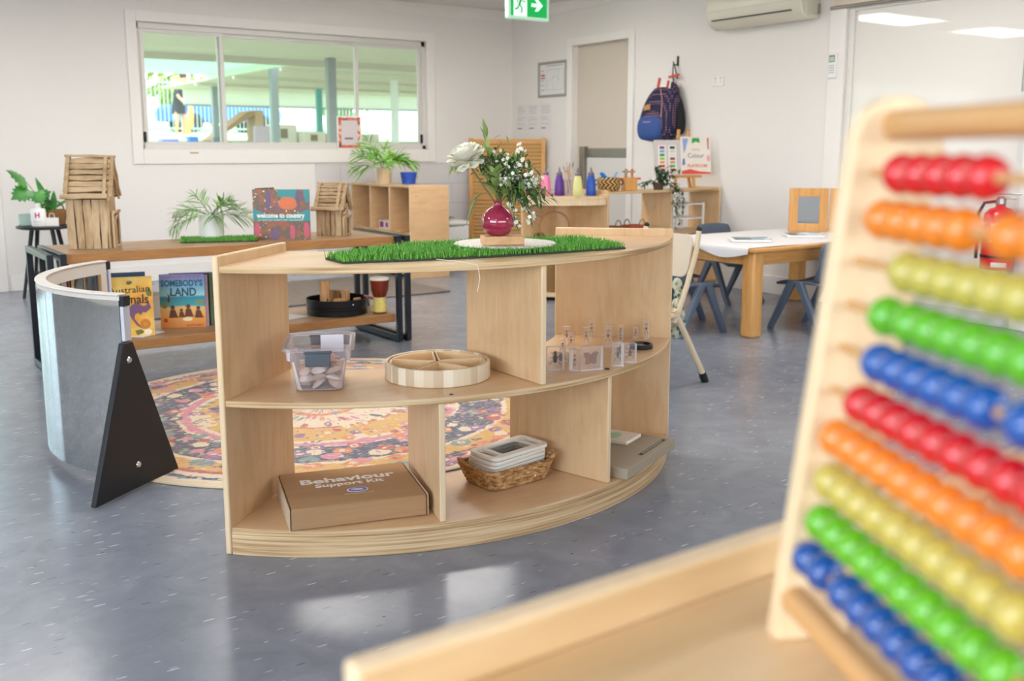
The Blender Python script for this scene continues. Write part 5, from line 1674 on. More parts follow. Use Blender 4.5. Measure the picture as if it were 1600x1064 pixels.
n.bump(n.noise(n.coords((60, 60, 60)), 1, 2), .5, .003)
B().lathe([(0, 0), (.07, 0), (.082, .02), (.088, .055), (.085, .09), (.078, .10), (.074, .095), (.08, .055), (.07, .012), (0, .01)], n=36).obj('woven_side', n.m, zb)
for s_ in (-1, 1):
    c = CR_ * s_ * .088
    B().tube([c + V((0, 0, .085)), c * 1.18 + V((0, 0, .075)), c * 1.22 + V((0, 0, .055)), c * 1.02 + V((0, 0, .045))], .006, 7).obj('handle', pl('3a2c24', .7), zb)
for lab, dx, rot, c_ in (('blue plastic peg leaning out of the left of the zigzag basket', -.035, -.6, '1e7fd0'), ('bright blue plastic brush handle lying across the zigzag basket', -.01, -.9, '2d93e0'), ('pale blue loop sticking up from the zigzag basket', .035, .5, '8fb0dc')):
    p = V((4.845, 5.68, LZ2 + .09)) + CR_ * dx
    q = p + CR_ * math.sin(rot) * .05 + V((0, 0, .045))
    single(B().tube([p - (q - p) * .5, p, q, q + CR_ * .008 + V((0, 0, .002))], [.006, .009, .009, .005], 8), 'dish_brush', pl(c_, .35), lab, 'brush', p)
sh_ = thing('scissor_block', 'square wooden block holding coloured scissors on the long shelf', 'scissor holder', (5.03, 5.66, LZ2), R(-15))
B().box((0, 0, .049), (.098, .08, .098)).obj('block', PINE, sh_, bevel=.004)
for i, (dx, dy, c_) in enumerate(((-.034, 0, '4f7f4a'), (-.012, .015, 'd8502c'), (.010, -.01, '6db52c'), (.032, .01, 'c8402c'), (0, -.025, 'e07a2c'))):
    t = thing('scissors', ['green-handled scissors, leftmost in the wooden block', 'red-handled scissors at the back left of the wooden block', 'lime-handled scissors in the middle of the wooden block', 'red-handled scissors, rightmost in the wooden block', 'orange-handled scissors at the front of the wooden block'][i], 'scissors', (5.03 + dx * .96, 5.66 + dy - dx * .26, LZ2 + .0985), R(-40 + 12 * i), 'scissors in the wooden block')
    b = B()
    for s_ in (-1, 1):
        b.tube([(s_ * .002, 0, .0), (s_ * .005, 0, .022)] + [(s_ * (.014 - .012 * math.cos(R(q))), 0, .042 - .02 * math.cos(R(q * .5)) + .014 * math.sin(R(q))) for q in range(0, 361, 40)], .0028, 6)
    b.obj('handles', pl(c_, .4), t)
for s_ in (-1, 1):
    single(B().box((5.03 + CR_.x * s_ * .062, 5.66 + CR_.y * s_ * .062, LZ2 + .088), (.05, .018, .014), None), 'clip', pl('e2582c', .4), 'orange plastic clip sticking out %s of the scissor block' % ('left' if s_ < 0 else 'right'), 'clip', (5.03 + CR_.x * s_ * .062, 5.66 + CR_.y * s_ * .062, LZ2 + .08))
# trailing plant
vp = V((5.30, 5.63, LZ2))
vn = thing('trailing_plant', 'dark green trailing plant spilling over the front of the long shelf', 'plant', vp)
B().lathe([(0, 0), (.035, 0), (.045, .05), (.047, .055), (.04, .055), (.038, .04), (0, .04)], n=20).obj('pot', pl('4c3f30', .7), vn)
VIN = [pl('3c5a34', .45, var=.15), pl('26402a', .45, var=.15)]
vines = []
for i in range(20):
    a = random.uniform(-.3, 1.0)
    e = vp + CR_ * random.uniform(-.06, .16) + CF_ * random.uniform(-.06, .1) + V((0, 0, random.uniform(.04, .20)))
    vines.append([vp + V((0, 0, .05)), vp.lerp(e, .5) + V((0, 0, .06)), e])
for i in range(4):
    e = vp - CR_ * random.uniform(.12, .26) + V((0, -.02, random.uniform(.015, .06)))
    vines.append([vp + V((0, 0, .05)), vp.lerp(e, .5) + V((0, 0, .05)), e])
fx = 5.40
for i in range(6):
    x = fx + random.uniform(-.05, .06); dep = random.uniform(.10, .30)
    vines.append([vp + V((0, 0, .05)), V((x - .03, 5.56, LZ2 + .05)), V((x, 5.525, LZ2 - .02)), V((x + random.uniform(-.02, .03), 5.53, LZ2 - dep * .6)), V((x + random.uniform(-.02, .04), 5.53, LZ2 - dep))])
b0, b1, bs = B(), B(), B()
for pts in vines:
    bs.tube(pts, .0015, 5)
    for j in range(len(pts) - 1):
        for k in range(7):
            f = random.random(); p = V(pts[j]).lerp(V(pts[j + 1]), f)
            if j == 0 and f < .3: continue
            d_ = V((random.uniform(-1, 1), random.uniform(-1, .4), random.uniform(-.7, .7)))
            (b0 if random.random() < .55 else b1).leaf(p, d_, random.uniform(.022, .036), .0085, droop=.3, k=3, fold=.15)
bs.obj('vine', pl('4f6a3c', .6), vn, world=True)['kind'] = 'stuff'
b0.obj('leaf', VIN[0], vn, world=True, recalc=False)['kind'] = 'stuff'
b1.obj('leaf', VIN[1], vn, world=True, recalc=False)['kind'] = 'stuff'
# table easel with colour board and poster
ez = thing('table_easel', 'small honey wood easel standing on the right end of the long shelf', 'easel', (5.68, 5.74, LZ2), R(-24))
for x in (-.07, .07):
    b = B(); irr(b, (x * 1.15, -.02, 0), (x * .55, .055, .46), .026, .014)
    b.obj('leg', PINE, ez, smooth=50)
b = B(); irr(b, (.10, .13, 0), (0, .06, .40), .024, .014); b.obj('rear_leg', PINE, ez, smooth=50)
B().bx((-.13, -.045, .085), (.13, -.004, .105)).obj('ledge', PINEX, ez, bevel=.003)
bd = thing('colour_board', 'pale grey board with two strips of paint colour swatches on the easel', 'board', (5.565, 5.752, LZ2 + .106), R(-24), None, (R(-9), 0, R(-24)))
B().bx((-.15, -.004, 0), (.15, .002, .275)).obj('board', pl('d4cecb', .6), bd)
for i, x in enumerate((-.085, .0)):
    B().bx((x - .033, -.0055, .02), (x + .033, -.0042, .235)).obj('swatch_strip', pl('f0ece8', .6), bd)
    for k, c_ in enumerate((['8e2a8a', '6fb8d8', '4a9a3c', 'a8c85c', 'e89a4a', 'c8402c', 'e6a8b8'], ['2a2a2a', 'd8d2cc', 'e6ded6', '8a4a3c', 'c89a6a', '6aa84a', 'e07a3c'])[i]):
        B().bx((x - .02, -.0068, .205 - .029 * k), (x + .02, -.0056, .225 - .029 * k)).obj('swatch', pl(c_, .5), bd)
ps = thing('poster_pad', 'white pad titled Calmer with green and orange decorations leaning on the easel', 'poster', (5.735, 5.668, LZ2 + .106), 0, None, (R(-9), 0, R(-24)))
B().bx((-.125, -.012, 0), (.125, -.004, .30)).obj('pad', pl('eee6dc', .6), ps, bevel=.001)
text('Colour', .052, pl('6a6a6c', .6), ps, face((0, -.0124, .15), 0), sx=.9)
text('mixing', .026, pl('9a9a9c', .6), ps, face((0, -.0124, .2), 0))
text('PLAYROOM', .034, pl('e07a4a', .6), ps, face((.01, -.0124, .07), 0), bold=.001, sx=.9)
ps['label'] = 'white pad with grey lettering and green and orange decorations on the easel'
def flat(t, c_, poly, y=-.0123):
    B().prism(poly, 0, .0004, face((0, y, 0), 0)).obj('printed_shape', pl(c_, .5), t)
flat(ps, '37a03c', [(-.03, .29), (.03, .29), (.035, .25), (.0, .262), (-.03, .245)])
flat(ps, '8fa8d8', [(-.11, .285), (-.06, .285), (-.085, .2), (-.10, .17)])
flat(ps, 'e0503c', [(-.12, .005), (.12, .005), (.12, .02), (.02, .028), (-.05, .045), (-.12, .03)])
flat(ps, 'c8405c', [(.095, .29), (.108, .29), (.108, .20), (.1, .20)])
flat(ps, 'f0b0b8', blob(.105, .13, .016, .026))
flat(ps, '5f7fc0', [(-.115, .075), (-.09, .08), (-.095, .13), (-.11, .125)])
# things in the long shelf
for lab, x, c_, w_ in (('brown basket with loop handles in the left opening of the long shelf', 4.86, '9a6238', .09), ('red-brown loop-handled basket, second from the left end inside the long shelf', 5.10, 'b0583c', .08)):
    t = thing('handled_basket', lab, 'basket', (x, 5.67, .4585))
    woven('woven_side', pl(c_, .7, var=.25, scale=90), t, [(.95, .95, .008 + .012 * i) for i in range(5)], (w_, .08), .0068, .002)
    for s_ in (-1, 1):
        B().tube([(s_ * .05 + .028 * math.cos(R(q)), -.03 * s_, .06 + .045 * math.sin(R(q))) for q in range(0, 181, 20)], .004, 7).obj('handle', pl('8a6a44', .6), t)
single(B().bx((5.20, 5.60, .4585), (5.36, 5.82, .495)), 'wooden_tray', PALEX, 'pale wooden tray at the right of the left opening of the long shelf', 'tray', (5.28, 5.7, .4585), bevel=.003)
rk = thing('wire_rack', 'white two-tier rack inside the right opening of the long shelf', 'rack', (5.60, 5.73, .4585))
for x in (-.17, .17):
    for y in (-.12, .12):
        B().bx((x - .007, y - .007, 0), (x + .007, y + .007, .215)).obj('post', WHITE, rk, bevel=.002)
for z in (.09, .2):
    B().bx((-.162, -.125, z), (.162, .125, z + .010)).obj('tier', WHITE, rk, bevel=.002)

# ---------------------------------------------------------------- slatted screen and stool in the corner
sc = thing('slatted_screen', 'honey wood slatted screen standing across the room corner behind the vase', 'screen', (5.60, 8.10, 0), R(-45))
W2, H2 = .36, 1.20
for x in (-W2, W2):
    B().bx((x - .02, -.016, 0), (x + .02, .016, H2)).obj('stile', PINE, sc, bevel=.003)
for z in (H2 - .055, .02, .6):
    B().bx((-W2 + .0205, -.012, z), (W2 - .0205, .012, z + .045)).obj('rail', PINEX, sc, bevel=.003)
n = NT('bamboo_slats'); v = n.coords(); sx = n.n('ShaderNodeSeparateXYZ'); n.l(v, sx.inputs[0])
g = n.math('PINGPONG', n.math('MULTIPLY', sx.outputs[2], 55), 1)
n.base(n.mix(n.noise(n.coords((2, 2, 60)), 2, 3), 'b07f42', 'd0a262')); n.set(rough=.5); n.bump(g, .9, .008)
for z0, z1 in ((.066, .599), (.646, H2 - .056)):
    B().bx((-W2 + .0205, -.006, z0), (W2 - .0205, .006, z1)).obj('slat_panel', n.m, sc)
sl = thing('step_stool', 'white plastic stool against the window wall right of the cubby shelf', 'stool', (4.93, 8.15, 0))
B().bx((-.17, -.15, .38), (.17, .15, .42)).obj('seat', POTW, sl, bevel=.012)
for x in (-.14, .14):
    for y in (-.12, .12):
        B().box((x, y, .19), (.05, .05, .379)).obj('leg', POTW, sl, bevel=.01)
B().bx((-.115, -.135, .20), (.115, -.12, .37)).obj('front_panel', POTW, sl, bevel=.003)
b = B()
for k in range(5):
    b.tube(bend((-.11 + .02 * k, -.08, .424), (.02 + .025 * k, .04, .426), .03), .003, 6)
single(b, 'green_sprig', pl('5f6f52', .7), 'grey-green artificial sprig lying on the white stool', 'foliage', (0, 0, 0)).location = (4.93, 8.15, .0)

# ---------------------------------------------------------------- fixtures on the right wall
def wface(y, z): return T(XR - .0006, y, z) @ RZ(-PI / 2) @ RX(PI / 2)      # local x towards the camera side (-Y), y up, z into the room
ep = thing('evacuation_plan', 'silver-framed evacuation plan on the wall left of the door', 'sign', (XR - .0006, 7.80, 1.755), 0)
def wpart(b, name, m_, t, **k): return b.obj(name, m_, t, world=True, **k)
X = wface(7.80, 1.755)
b = B()
for lo, hi in (((-.225, -.168, 0), (-.2, .168, .015)), ((.2, -.168, 0), (.225, .168, .015)), ((-.2, -.168, 0), (.2, -.143, .015)), ((-.2, .143, 0), (.2, .168, .015))):
    b.bx(lo, hi, X)
wpart(b, 'frame', pl('a9a6a0', .35, .6), ep, bevel=.003)
wpart(B().bx((-.1995, -.1425, .002), (.1995, .1425, .006), X), 'sheet', pl('e3e3e2', .5), ep)
b = B()
for k in range(5):
    b.bx((-.185, .08 - .045 * k, .0062), (-.13, .085 - .045 * k, .0065), X)
b.bx((-.1, .125, .0062), (.17, .13, .0065), X)
wpart(b, 'printed_lines', pl('7d7d80', .6), ep)
wpart(B().bx((-.185, .035, .0062), (-.12, .05, .0068), X).bx((-.185, .01, .0062), (-.12, .022, .0068), X), 'red_heading', pl('b8383c', .6), ep)
b = B()
for (x0_, y0_, x1_, y1_) in ((-.09, -.10, .18, -.098), (-.09, .09, .18, .092), (-.09, -.10, -.088, .09), (.178, -.10, .18, .09), (.0, -.10, .002, .02), (0, .02, .09, .022), (.09, -.03, .092, .09)):
    b.bx((x0_, y0_, .0062), (x1_, y1_, .0066), X)
wpart(b, 'floor_plan', pl('8a93a0', .6), ep)
for i, y in enumerate((8.31, 8.11, 7.91)):
    t = thing('wall_notice', ['left printed notice of the three under the evacuation plan', 'middle printed notice of the three under the evacuation plan', 'right printed notice of the three under the evacuation plan'][i], 'notice', (XR - .0006, y, 1.405), 0, 'printed notices on the wall')
    X = wface(y, 1.405)
    wpart(B().bx((-.095, -.128, 0), (.095, .128, .002), X), 'sheet', pl('e4e2e1', .6), t)
    b = B()
    for k in range(9):
        if k in (4, 7): continue
        b.bx((-.075, .10 - .021 * k, .0021), (-.075 + .15 * random.uniform(.6, 1), .1035 - .021 * k, .0024), X)
    wpart(b, 'printed_text', pl('a5a5a8', .6), t)
    wpart(B().bx((-.07, -.112, .0021), (.0, -.102, .0025), X), 'printed_footer', pl('6a6a6c', .6), t)
sw = thing('light_switch', 'small white light switch plate beside the door, half behind the backpack', 'switch', (XR - .0006, 6.50, 1.36))
X = wface(6.50, 1.36)
wpart(B().bx((-.04, -.06, 0), (.04, .06, .010), X), 'plate', WHITE, sw, bevel=.003)
for z in (-.025, .025):
    wpart(B().bx((-.012, z - .010, .0102), (.012, z + .010, .014), X), 'rocker', pl('d9d9d6', .4), sw, bevel=.001)
so_ = thing('power_socket', 'white double power socket on the wall right of the backpack', 'socket', (XR - .0006, 5.64, 1.617))
X = wface(5.64, 1.617)
wpart(B().bx((-.06, -.037, 0), (.06, .037, .010), X), 'plate', WHITE, so_, bevel=.003)
b = B()
for sx_ in (-.03, .03):
    for a in (R(90), R(210), R(330)):
        b.box((sx_ + .008 * math.cos(a), -.006 + .008 * math.sin(a), .0103), (.003, .007, .0006), X)
wpart(b, 'pin_slots', pl('4a4a4a', .5), so_)
for sx_ in (-.03, .03):
    wpart(B().bx((sx_ - .008, .016, .0102), (sx_ + .008, .028, .015), X), 'rocker', pl('cfcfcc', .4), so_)
# hook, lanyard and backpack
hk = thing('wall_hook', 'black wall hook above the backpack', 'hook', (XR - .0006, 6.10, 1.80))
X = wface(6.10, 1.80)
wpart(B().bx((-.012, -.035, 0), (.012, .045, .006), X), 'plate', pl('2c2c2c', .4, .5), hk, bevel=.003)
b = B(); b.tube([(0, -.02, .006), (0, -.03, .03), (0, -.02, .05), (0, 0, .055)], .005, 8, X=X); wpart(b, 'prong', pl('2c2c2c', .4, .5), hk)
ln = thing('lanyard', 'black lanyard with a red clip and white red card hanging from the hook', 'lanyard', (XR - .05, 6.10, 1.76))
b = B()
b.tube([(-.015, -.19, .03), (-.018, -.09, .04), (-.006, -.022, .048), (.006, -.022, .048), (.022, -.09, .042), (.03, -.14, .03)], .005, 7, X=X)
wpart(b, 'cord', pl('2b2b2c', .7), ln)
wpart(B().bx((-.075, -.125, .035), (.045, -.105, .05), X @ RZ(.12)), 'clip', pl('d2492c', .4), ln, bevel=.003)
cd = B().bx((-.06, -.285, .128), (.10, -.14, .131), X @ RZ(-.25))
wpart(cd, 'card', pl('ece8e6', .5), ln)
wpart(B().bx((-.055, -.28, .1312), (-.02, -.145, .132), X @ RZ(-.25)).bx((.055, -.28, .1312), (.085, -.145, .132), X @ RZ(-.25)), 'red_panel', pl('c23a34', .5), ln)
wpart(B().bx((.0, -.275, .1312), (.04, -.24, .132), X @ RZ(-.25)), 'green_panel', pl('4a8a5a', .5), ln)
bp = thing('backpack', 'navy backpack with pink dots and a blue front pocket hanging on the wall', 'bag', (XR - .005, 6.19, 1.15))
n = NT('dotted_navy'); v = n.coords()
n.base(n.mix(n.math('LESS_THAN', n.vor(v, 52, rnd=0), .27), '2b2d4a', 'b9848c')); n.set(rough=.75, spec=.2)
def loft(secs, X, name, m_, t, kk=20):
    vs, fs2 = [], []
    for (cx, w_, d0_, d1_, z) in secs:
        for i in range(kk):
            a = 2 * PI * i / kk
            c_, s_ = math.cos(a), math.sin(a)
            x = cx + w_ * math.copysign(abs(c_) ** .7, c_)
            y = (d0_ + d1_) / 2 + (d1_ - d0_) / 2 * math.copysign(abs(s_) ** .7, s_)
            vs.append((x, z, y))
    for j in range(len(secs) - 1):
        for i in range(kk):
            fs2.append((j * kk + i, j * kk + (i + 1) % kk, (j + 1) * kk + (i + 1) % kk, (j + 1) * kk + i))
    fs2 += [list(range(kk))[::-1], [(len(secs) - 1) * kk + i for i in range(kk)]]
    b = B(); b._add(vs, fs2, 0, X)
    o = b.obj(name, m_, t, world=True, smooth=70)
    md = o.modifiers.new('round', 'SUBSURF'); md.levels = 1; md.render_levels = 2
    return o
X = wface(6.19, 1.15)
loft([(-.01, .12, .06, .14, .0), (-.01, .19, .03, .19, .03), (-.01, .205, .02, .21, .12), (.0, .198, .02, .20, .22), (.02, .18, .02, .18, .33), (.04, .14, .02, .15, .42), (.055, .08, .03, .11, .475), (.06, .02, .05, .08, .488)], X, 'body', n.m, bp)
loft([(-.03, .08, .15, .19, .01), (-.03, .135, .12, .226, .03), (-.03, .15, .12, .236, .11), (-.025, .145, .12, .228, .18), (-.02, .12, .13, .205, .215)], X, 'front_pocket', pl('2f4f8f', .7, var=.12), bp)
loft([(.205, .03, .03, .10, .05), (.205, .035, .02, .11, .18), (.17, .03, .02, .10, .32), (.10, .022, .03, .09, .44), (.07, .015, .04, .07, .455)], X, 'shoulder_strap', pl('17181c', .8), bp)
wpart(B().tube([(-.165, .17, .195), (-.03, .16, .236), (.10, .17, .20)], .004, 6, X=X), 'zip', pl('c08a80', .5), bp)
wpart(B().tube([(.045, .43, .148), (.10, .33, .178), (.12, .2, .205)], .004, 6, X=X), 'zip', pl('c08a80', .5), bp)
wpart(B().bx((-.07, .265, .194), (.01, .305, .202), X @ RZ(.1)), 'leather_patch', pl('b98a4c', .6), bp, bevel=.002)
# air conditioner
ac = thing('air_conditioner', 'cream split air conditioner high on the right wall', 'air conditioner', (XR - .0006, 5.15, 2.0))
prof = [(0, 0), (.10, -.012), (.165, .012), (.20, .06), (.208, .11), (.205, .26), (.19, .285), (0, .29)]
b = B()
y0_, y1_ = 4.70, 5.605
vs = [(XR - .0006 - d_, y, 2.0 + z) for y in (y0_, y1_) for d_, z in prof]
k = len(prof)
b._add(vs, [(i, (i + 1) % k, k + (i + 1) % k, k + i) for i in range(k)] + [list(range(k))[::-1], list(range(k, 2 * k))])
ACM = pl('dedac9', .3, 0, .5, .01)
b.obj('casing', ACM, ac, world=True, bevel=.012, seg=3)
B().bx((XR - .2045, y0_ + .09, 2.046), (XR - .188, y1_ - .06, 2.054)).obj('air_slot', pl('24241f', .5), ac, world=True)
B().bx((XR - .2095, y0_ + .02, 2.115), (XR - .207, y1_ - .02, 2.117)).obj('panel_seam', pl('b5b1a2', .5), ac, world=True)
B().bx((XR - .16, y0_ - .012, 2.02), (XR - .02, y0_ - .0005, 2.25)).obj('side_cap', pl('cfcbbb', .4), ac, world=True, bevel=.004)
tg = thing('hanging_tag', 'narrow grey tag hanging at the right end of the air conditioner', 'tag', (XR - .06, 4.66, 2.02))
B().tube([(0, 0, .14), (0, 0, .06)], .002, 5).obj('cord', pl('8a867c', .6), tg)
B().bx((-.004, -.012, 0), (.004, .012, .07)).obj('tag', pl('8c887c', .4), tg, bevel=.003)
rb = thing('roller_blind', 'cream roller blind with a metal bottom bar across the top of the glazed door', 'blind', (XR - .03, 3.9, 2.1))
B().cyl((XR - .055, 4.57, 2.145), (XR - .055, 3.05, 2.145), .032, n=20).obj('roll', pl('dccdb6', .6), rb, world=True)
B().bx((XR - .030, 3.07, 2.062), (XR - .027, 4.56, 2.13)).obj('fabric', pl('e0d3bf', .7), rb, world=True)
B().cyl((XR - .028, 4.585, 2.05), (XR - .028, 3.05, 2.05), .012, n=12).obj('bottom_bar', pl('a9a59d', .3, .8), rb, world=True)
rc = thing('remote_control', 'white air conditioner remote in its holder on the door frame', 'remote control', (XR - .021, 4.545, 1.66))
X = T(XR - .0206, 4.545, 1.66) @ RZ(-PI / 2) @ RX(PI / 2)
wpart(B().bx((-.034, -.082, 0), (.034, .084, .020), X), 'body', POTW, rc, bevel=.005)
wpart(B().bx((-.024, .025, .0202), (.024, .072, .0212), X), 'screen_bezel', pl('5d6360', .4), rc)
wpart(B().bx((-.020, .030, .0213), (.020, .062, .0216), X), 'screen', pl('b4c9b8', .3), rc)
b = B()
for i in range(3):
    for j in range(4):
        b.bx((-.02 + .015 * i, -.05 + .016 * j, .0202), (-.01 + .015 * i, -.042 + .016 * j, .0216), X)
wpart(b, 'buttons', pl('a7aaa8', .4), rc)
b = B().bx((-.037, -.086, -.0001), (.037, -.03, .006), X); wpart(b, 'holder', WHITE, rc)
# exit sign hanging from the ceiling
ex = thing('exit_sign', 'lit green exit sign with a running figure and an arrow hanging from the ceiling', 'sign', (4.47, 6.2, 2.035))
B().bx((-.19, -.022, 0), (.19, .022, .215)).obj('housing', emit('sign_housing', 'bfe8d0', .35), ex, bevel=.012, seg=3)
B().bx((-.165, -.0236, .022), (.165, -.0222, .2)).obj('green_panel', emit('sign_green', '08a04c', .75), ex)
WE = emit('sign_white', 'e8fff2', .6)
B().bx((-.14, -.0246, .022), (-.02, -.0237, .2)).obj('door_panel', WE, ex)
b = B()
for p in ([(.02, .095), (.02, .12), (.075, .12), (.05, .15), (.08, .15), (.125, .108), (.08, .065), (.05, .065), (.075, .095)],):
    b.prism(p, 0, .0008, face((0, -.0237, 0), 0))
b.obj('arrow', WE, ex)
GE = emit('sign_figure', '0c9a4c', .6)
Xf = face((0, -.0247, 0), 0)
def limb(b, pts, r_): b.tube([(x, y, 0) for x, y in pts], r_, 6, X=Xf @ M.Diagonal((1, 1, .08, 1)))
b = B(); b.lathe([(0, 0), (.010, 0), (0, .0006)], Xf @ T(-.068, .165, 0), 14)
limb(b, [(-.074, .15), (-.088, .105)], .010); limb(b, [(-.088, .105), (-.066, .08), (-.07, .045)], .0065); limb(b, [(-.09, .105), (-.105, .075), (-.128, .07)], .0065)
limb(b, [(-.073, .148), (-.052, .125), (-.034, .13)], .0045); limb(b, [(-.08, .146), (-.105, .138), (-.108, .115)], .0045)
b.obj('running_figure', GE, ex)
for x in (-.1, .1):
    B().cyl((x, 0, .2155), (x, 0, HC - 2.0355), .006, n=8).obj('hanger', WHITE, ex)
# fire extinguisher
fe = thing('fire_extinguisher', 'red fire extinguisher on the right wall behind the abacus beads', 'fire extinguisher', (5.815, 3.215, .37))
RED = pl('d81a24', .25, 0, .5, .04, .4)
B().lathe([(0, 0), (.085, 0), (.092, .006), (.092, .30), (.086, .335), (.06, .365), (.028, .378), (.026, .39)], n=36).obj('cylinder', RED, fe)
B().lathe([(.027, .3905), (.03, .395), (.028, .43), (.018, .44), (0, .44)], n=20).obj('valve', pl('9a9a98', .3, .9), fe)
b = B().bx((-.02, -.10, .425), (.02, .02, .435)); b.bx((-.012, -.12, .45), (.012, .03, .46)); b.obj('lever', pl('c9c9c6', .3, .9), fe, bevel=.003)
B().tube([(0, .03, .41), (-.02, .09, .40), (-.03, .12, .33), (-.03, .118, .15), (-.03, .115, .06)], .010, 8).obj('hose', BLK, fe)
Xe = RZ(R(-130 + 90 - 90))
b = B().arc((0, 0), .0922, .0928, R(180), R(265), .17, .28, 16); b.obj('label_band', pl('f0ece8', .5), fe)
text('STORED', .030, pl('3a3a3a', .5), fe, T(-.0935 * math.cos(R(42)), -.0935 * math.sin(R(42)), .255) @ RZ(R(222 + 90)) @ RX(PI / 2), bold=.0008, sx=.9)
b = B().arc((0, 0), .0922, .0928, R(190), R(245), .02, .05, 10); b.obj('inspection_tag', pl('efe0da', .5), fe)
B().bx((.092, -.05, .12), (.108, .05, .30)).obj('wall_bracket', BLKM, fe)
B().arc((0, 0), .0923, .0945, 0, 2 * PI - .001, .075, .092, 32).obj('strap', BLK, fe)
fsn = thing('fire_sign', 'round red sign on the right wall at the edge of the photo, above the extinguisher', 'sign', (XR - .0206, 3.06, .96))
B().lathe([(0, 0), (.075, 0), (.075, .004), (0, .004)], T(XR - .0206, 3.06, .96) @ RZ(-PI / 2) @ RX(PI / 2), 32).obj('disc', RED, fsn, world=True)

# ---------------------------------------------------------------- things on the pine table
TT = TZ + .0042
def mirror_panel(t, o, az, w_=.262, h=.298):
    X = T(o) @ RZ(az)
    b = B(); fw = .058
    for lo, hi in (((0, 0, 0), (fw, .02, h)), ((w_ - fw, 0, 0), (w_, .02, h)), ((fw, 0, 0), (w_ - fw, .02, fw)), ((fw, 0, h - fw), (w_ - fw, .02, h))):
        b.bx(lo, hi, X)
    f = b.obj('panel_frame', PINE, t, world=True, bevel=.003)
    B().bx((fw - .002, .007, fw - .002), (w_ - fw + .002, .012, h - fw + .002), X).obj('mirror_glass', MIRR, f, world=True, smooth=0)
mf = thing('hinged_mirror', 'hinged honey wood mirror screen standing on the far end of the pine table', 'mirror', (5.66, 4.34, TT))
mirror_panel(mf, (5.46, 4.50, TT), R(-37))
mirror_panel(mf, (5.675, 4.335, TT), R(-64))
for lab, x, y, rz in (('thin open-edged book with a dark cover lying at the left of the pine table', 4.70, 4.17, R(-38)), ('thin book with a dark cover lying in front of the hinged mirror', 5.24, 4.20, R(-38))):
    t = thing('board_book', lab, 'book', (x, y, TT), rz)
    B().bx((-.12, -.085, 0), (.12, .085, .016)).obj('pages', pl('eceae8', .6), t, bevel=.003)
    n = NT('dark_printed_cover'); n.base(n.ramp(n.noise(n.coords(), 14, 3), [(.35, '1f2a2c'), (.5, '3c5a58'), (.6, '8fb0c4'), (.72, 'e8e6e2')])); n.set(rough=.3)
    B().bx((-.10, -.085, .0163), (.12, .085, .019)).obj('cover', n.m, t)
# ---------------------------------------------------------------- the yard seen through the window
random.seed(33)
def gz(y):
    return -.03 if y < 14 else (-.03 + 1.18 * (y - 14) / 5 if y < 19 else 1.15 + .85 * (y - 19) / 26)
b = B()
B().bx((-12, 8.62, -.06), (50, 13.9, -.03)).obj('yard_paving', pl('cfc9bf', .8))['kind'] = 'structure'
ys = [13.9, 14, 15, 16.5, 18, 19, 22, 26, 32, 45, 70]
vs = [(x, y, gz(y)) for y in ys for x in (-12, 50)]
b._add(vs, [(2 * i, 2 * i + 1, 2 * i + 3, 2 * i + 2) for i in range(len(ys) - 1)])
n = NT('yard_grass'); n.base(n.ramp(n.noise(n.coords(), 1.4, 5, .7), [(.3, '8fae80'), (.6, 'a5c294'), (.8, 'b8d0a8')])); n.set(rough=.9)
struct(b.obj('lawn', n.m, recalc=False))
b = B().bx((1.3, 8.63, 2.47), (20, 15.0, 2.52)); b.bx((1.3, 14.86, 2.38), (20, 15.0, 2.4695))
def cloth(name, col, k=.5):
    n = NT(name); n.base(col); n.set(rough=.8)
    tl = n.n('ShaderNodeBsdfTranslucent'); tl.inputs[0].default_value = c4(col)
    mx = n.n('ShaderNodeMixShader'); mx.inputs[0].default_value = k
    n.l(n.b.outputs[0], mx.inputs[1]); n.l(tl.outputs[0], mx.inputs[2]); n.l(mx.outputs[0], n.t.nodes['Material Output'].inputs[0])
    return n.m
struct(b.obj('verandah_roof', cloth('translucent_roofing', 'dcd8cb', .22)))
yr = thing('awning_roof', 'pale mint awning roof beyond the verandah, seen through the window', 'awning', (2, 20, 2.6))
B().bx((-4, 15.6, 2.60), (6.75, 20.6, 2.64)).obj('sheet', cloth('mint_shade_cloth', 'dcebe4', .45), yr, world=True)
B().bx((6.76, 15.6, 2.50), (6.82, 20.6, 2.70)).obj('fascia', pl('e6efe2', .5), yr, world=True)
nb = thing('shelter', 'neighbouring beige shelter roof with rolled white blinds, seen through the window', 'shelter', (14, 20, 2.5))
B().bx((7.0, 15.3, 2.53), (24, 24.6, 2.58)).obj('roof_sheet', cloth('beige_shade_cloth', 'd6d2c4', .34), nb, world=True)
for y in (17.2, 19.6, 22.0):
    B().bx((7.0, y, 2.47), (24, y + .07, 2.5295)).obj('batten', pl('dcdccb', .6), nb, world=True)
B().bx((7.4, 24.2, 2.16), (24, 24.24, 2.5295)).obj('blind', cloth('white_blind_cloth', 'f4f4f2', .6), nb, world=True)
B().bx((7.4, 24.15, 2.13), (24, 24.23, 2.1595)).obj('blind_rail', pl('8a8d90', .5), nb, world=True)
def post(label, x, y, top, c_, w_=.13):
    g = gz(y)
    t = thing('verandah_post', label, 'post', (x, y, g), 0, None)
    B().bx((-w_ / 2, -w_ / 2, -.05), (w_ / 2, w_ / 2, top - g)).obj('shaft', pl(c_, .5), t, bevel=.01)
    B().bx((-w_ * .72, -w_ * .72, -.05), (w_ * .72, w_ * .72, .12)).obj('base_plate', pl('7d8488', .5), t)
post('grey verandah post nearest the middle window mullion', 6.62, 14.3, 2.46, '8f979b')
post('grey verandah post in the middle of the middle pane', 6.90, 17.3, 2.53, '8f979b')
post('grey verandah post just right of the left mullion', 7.4, 22.0, 2.46, '8f979b')
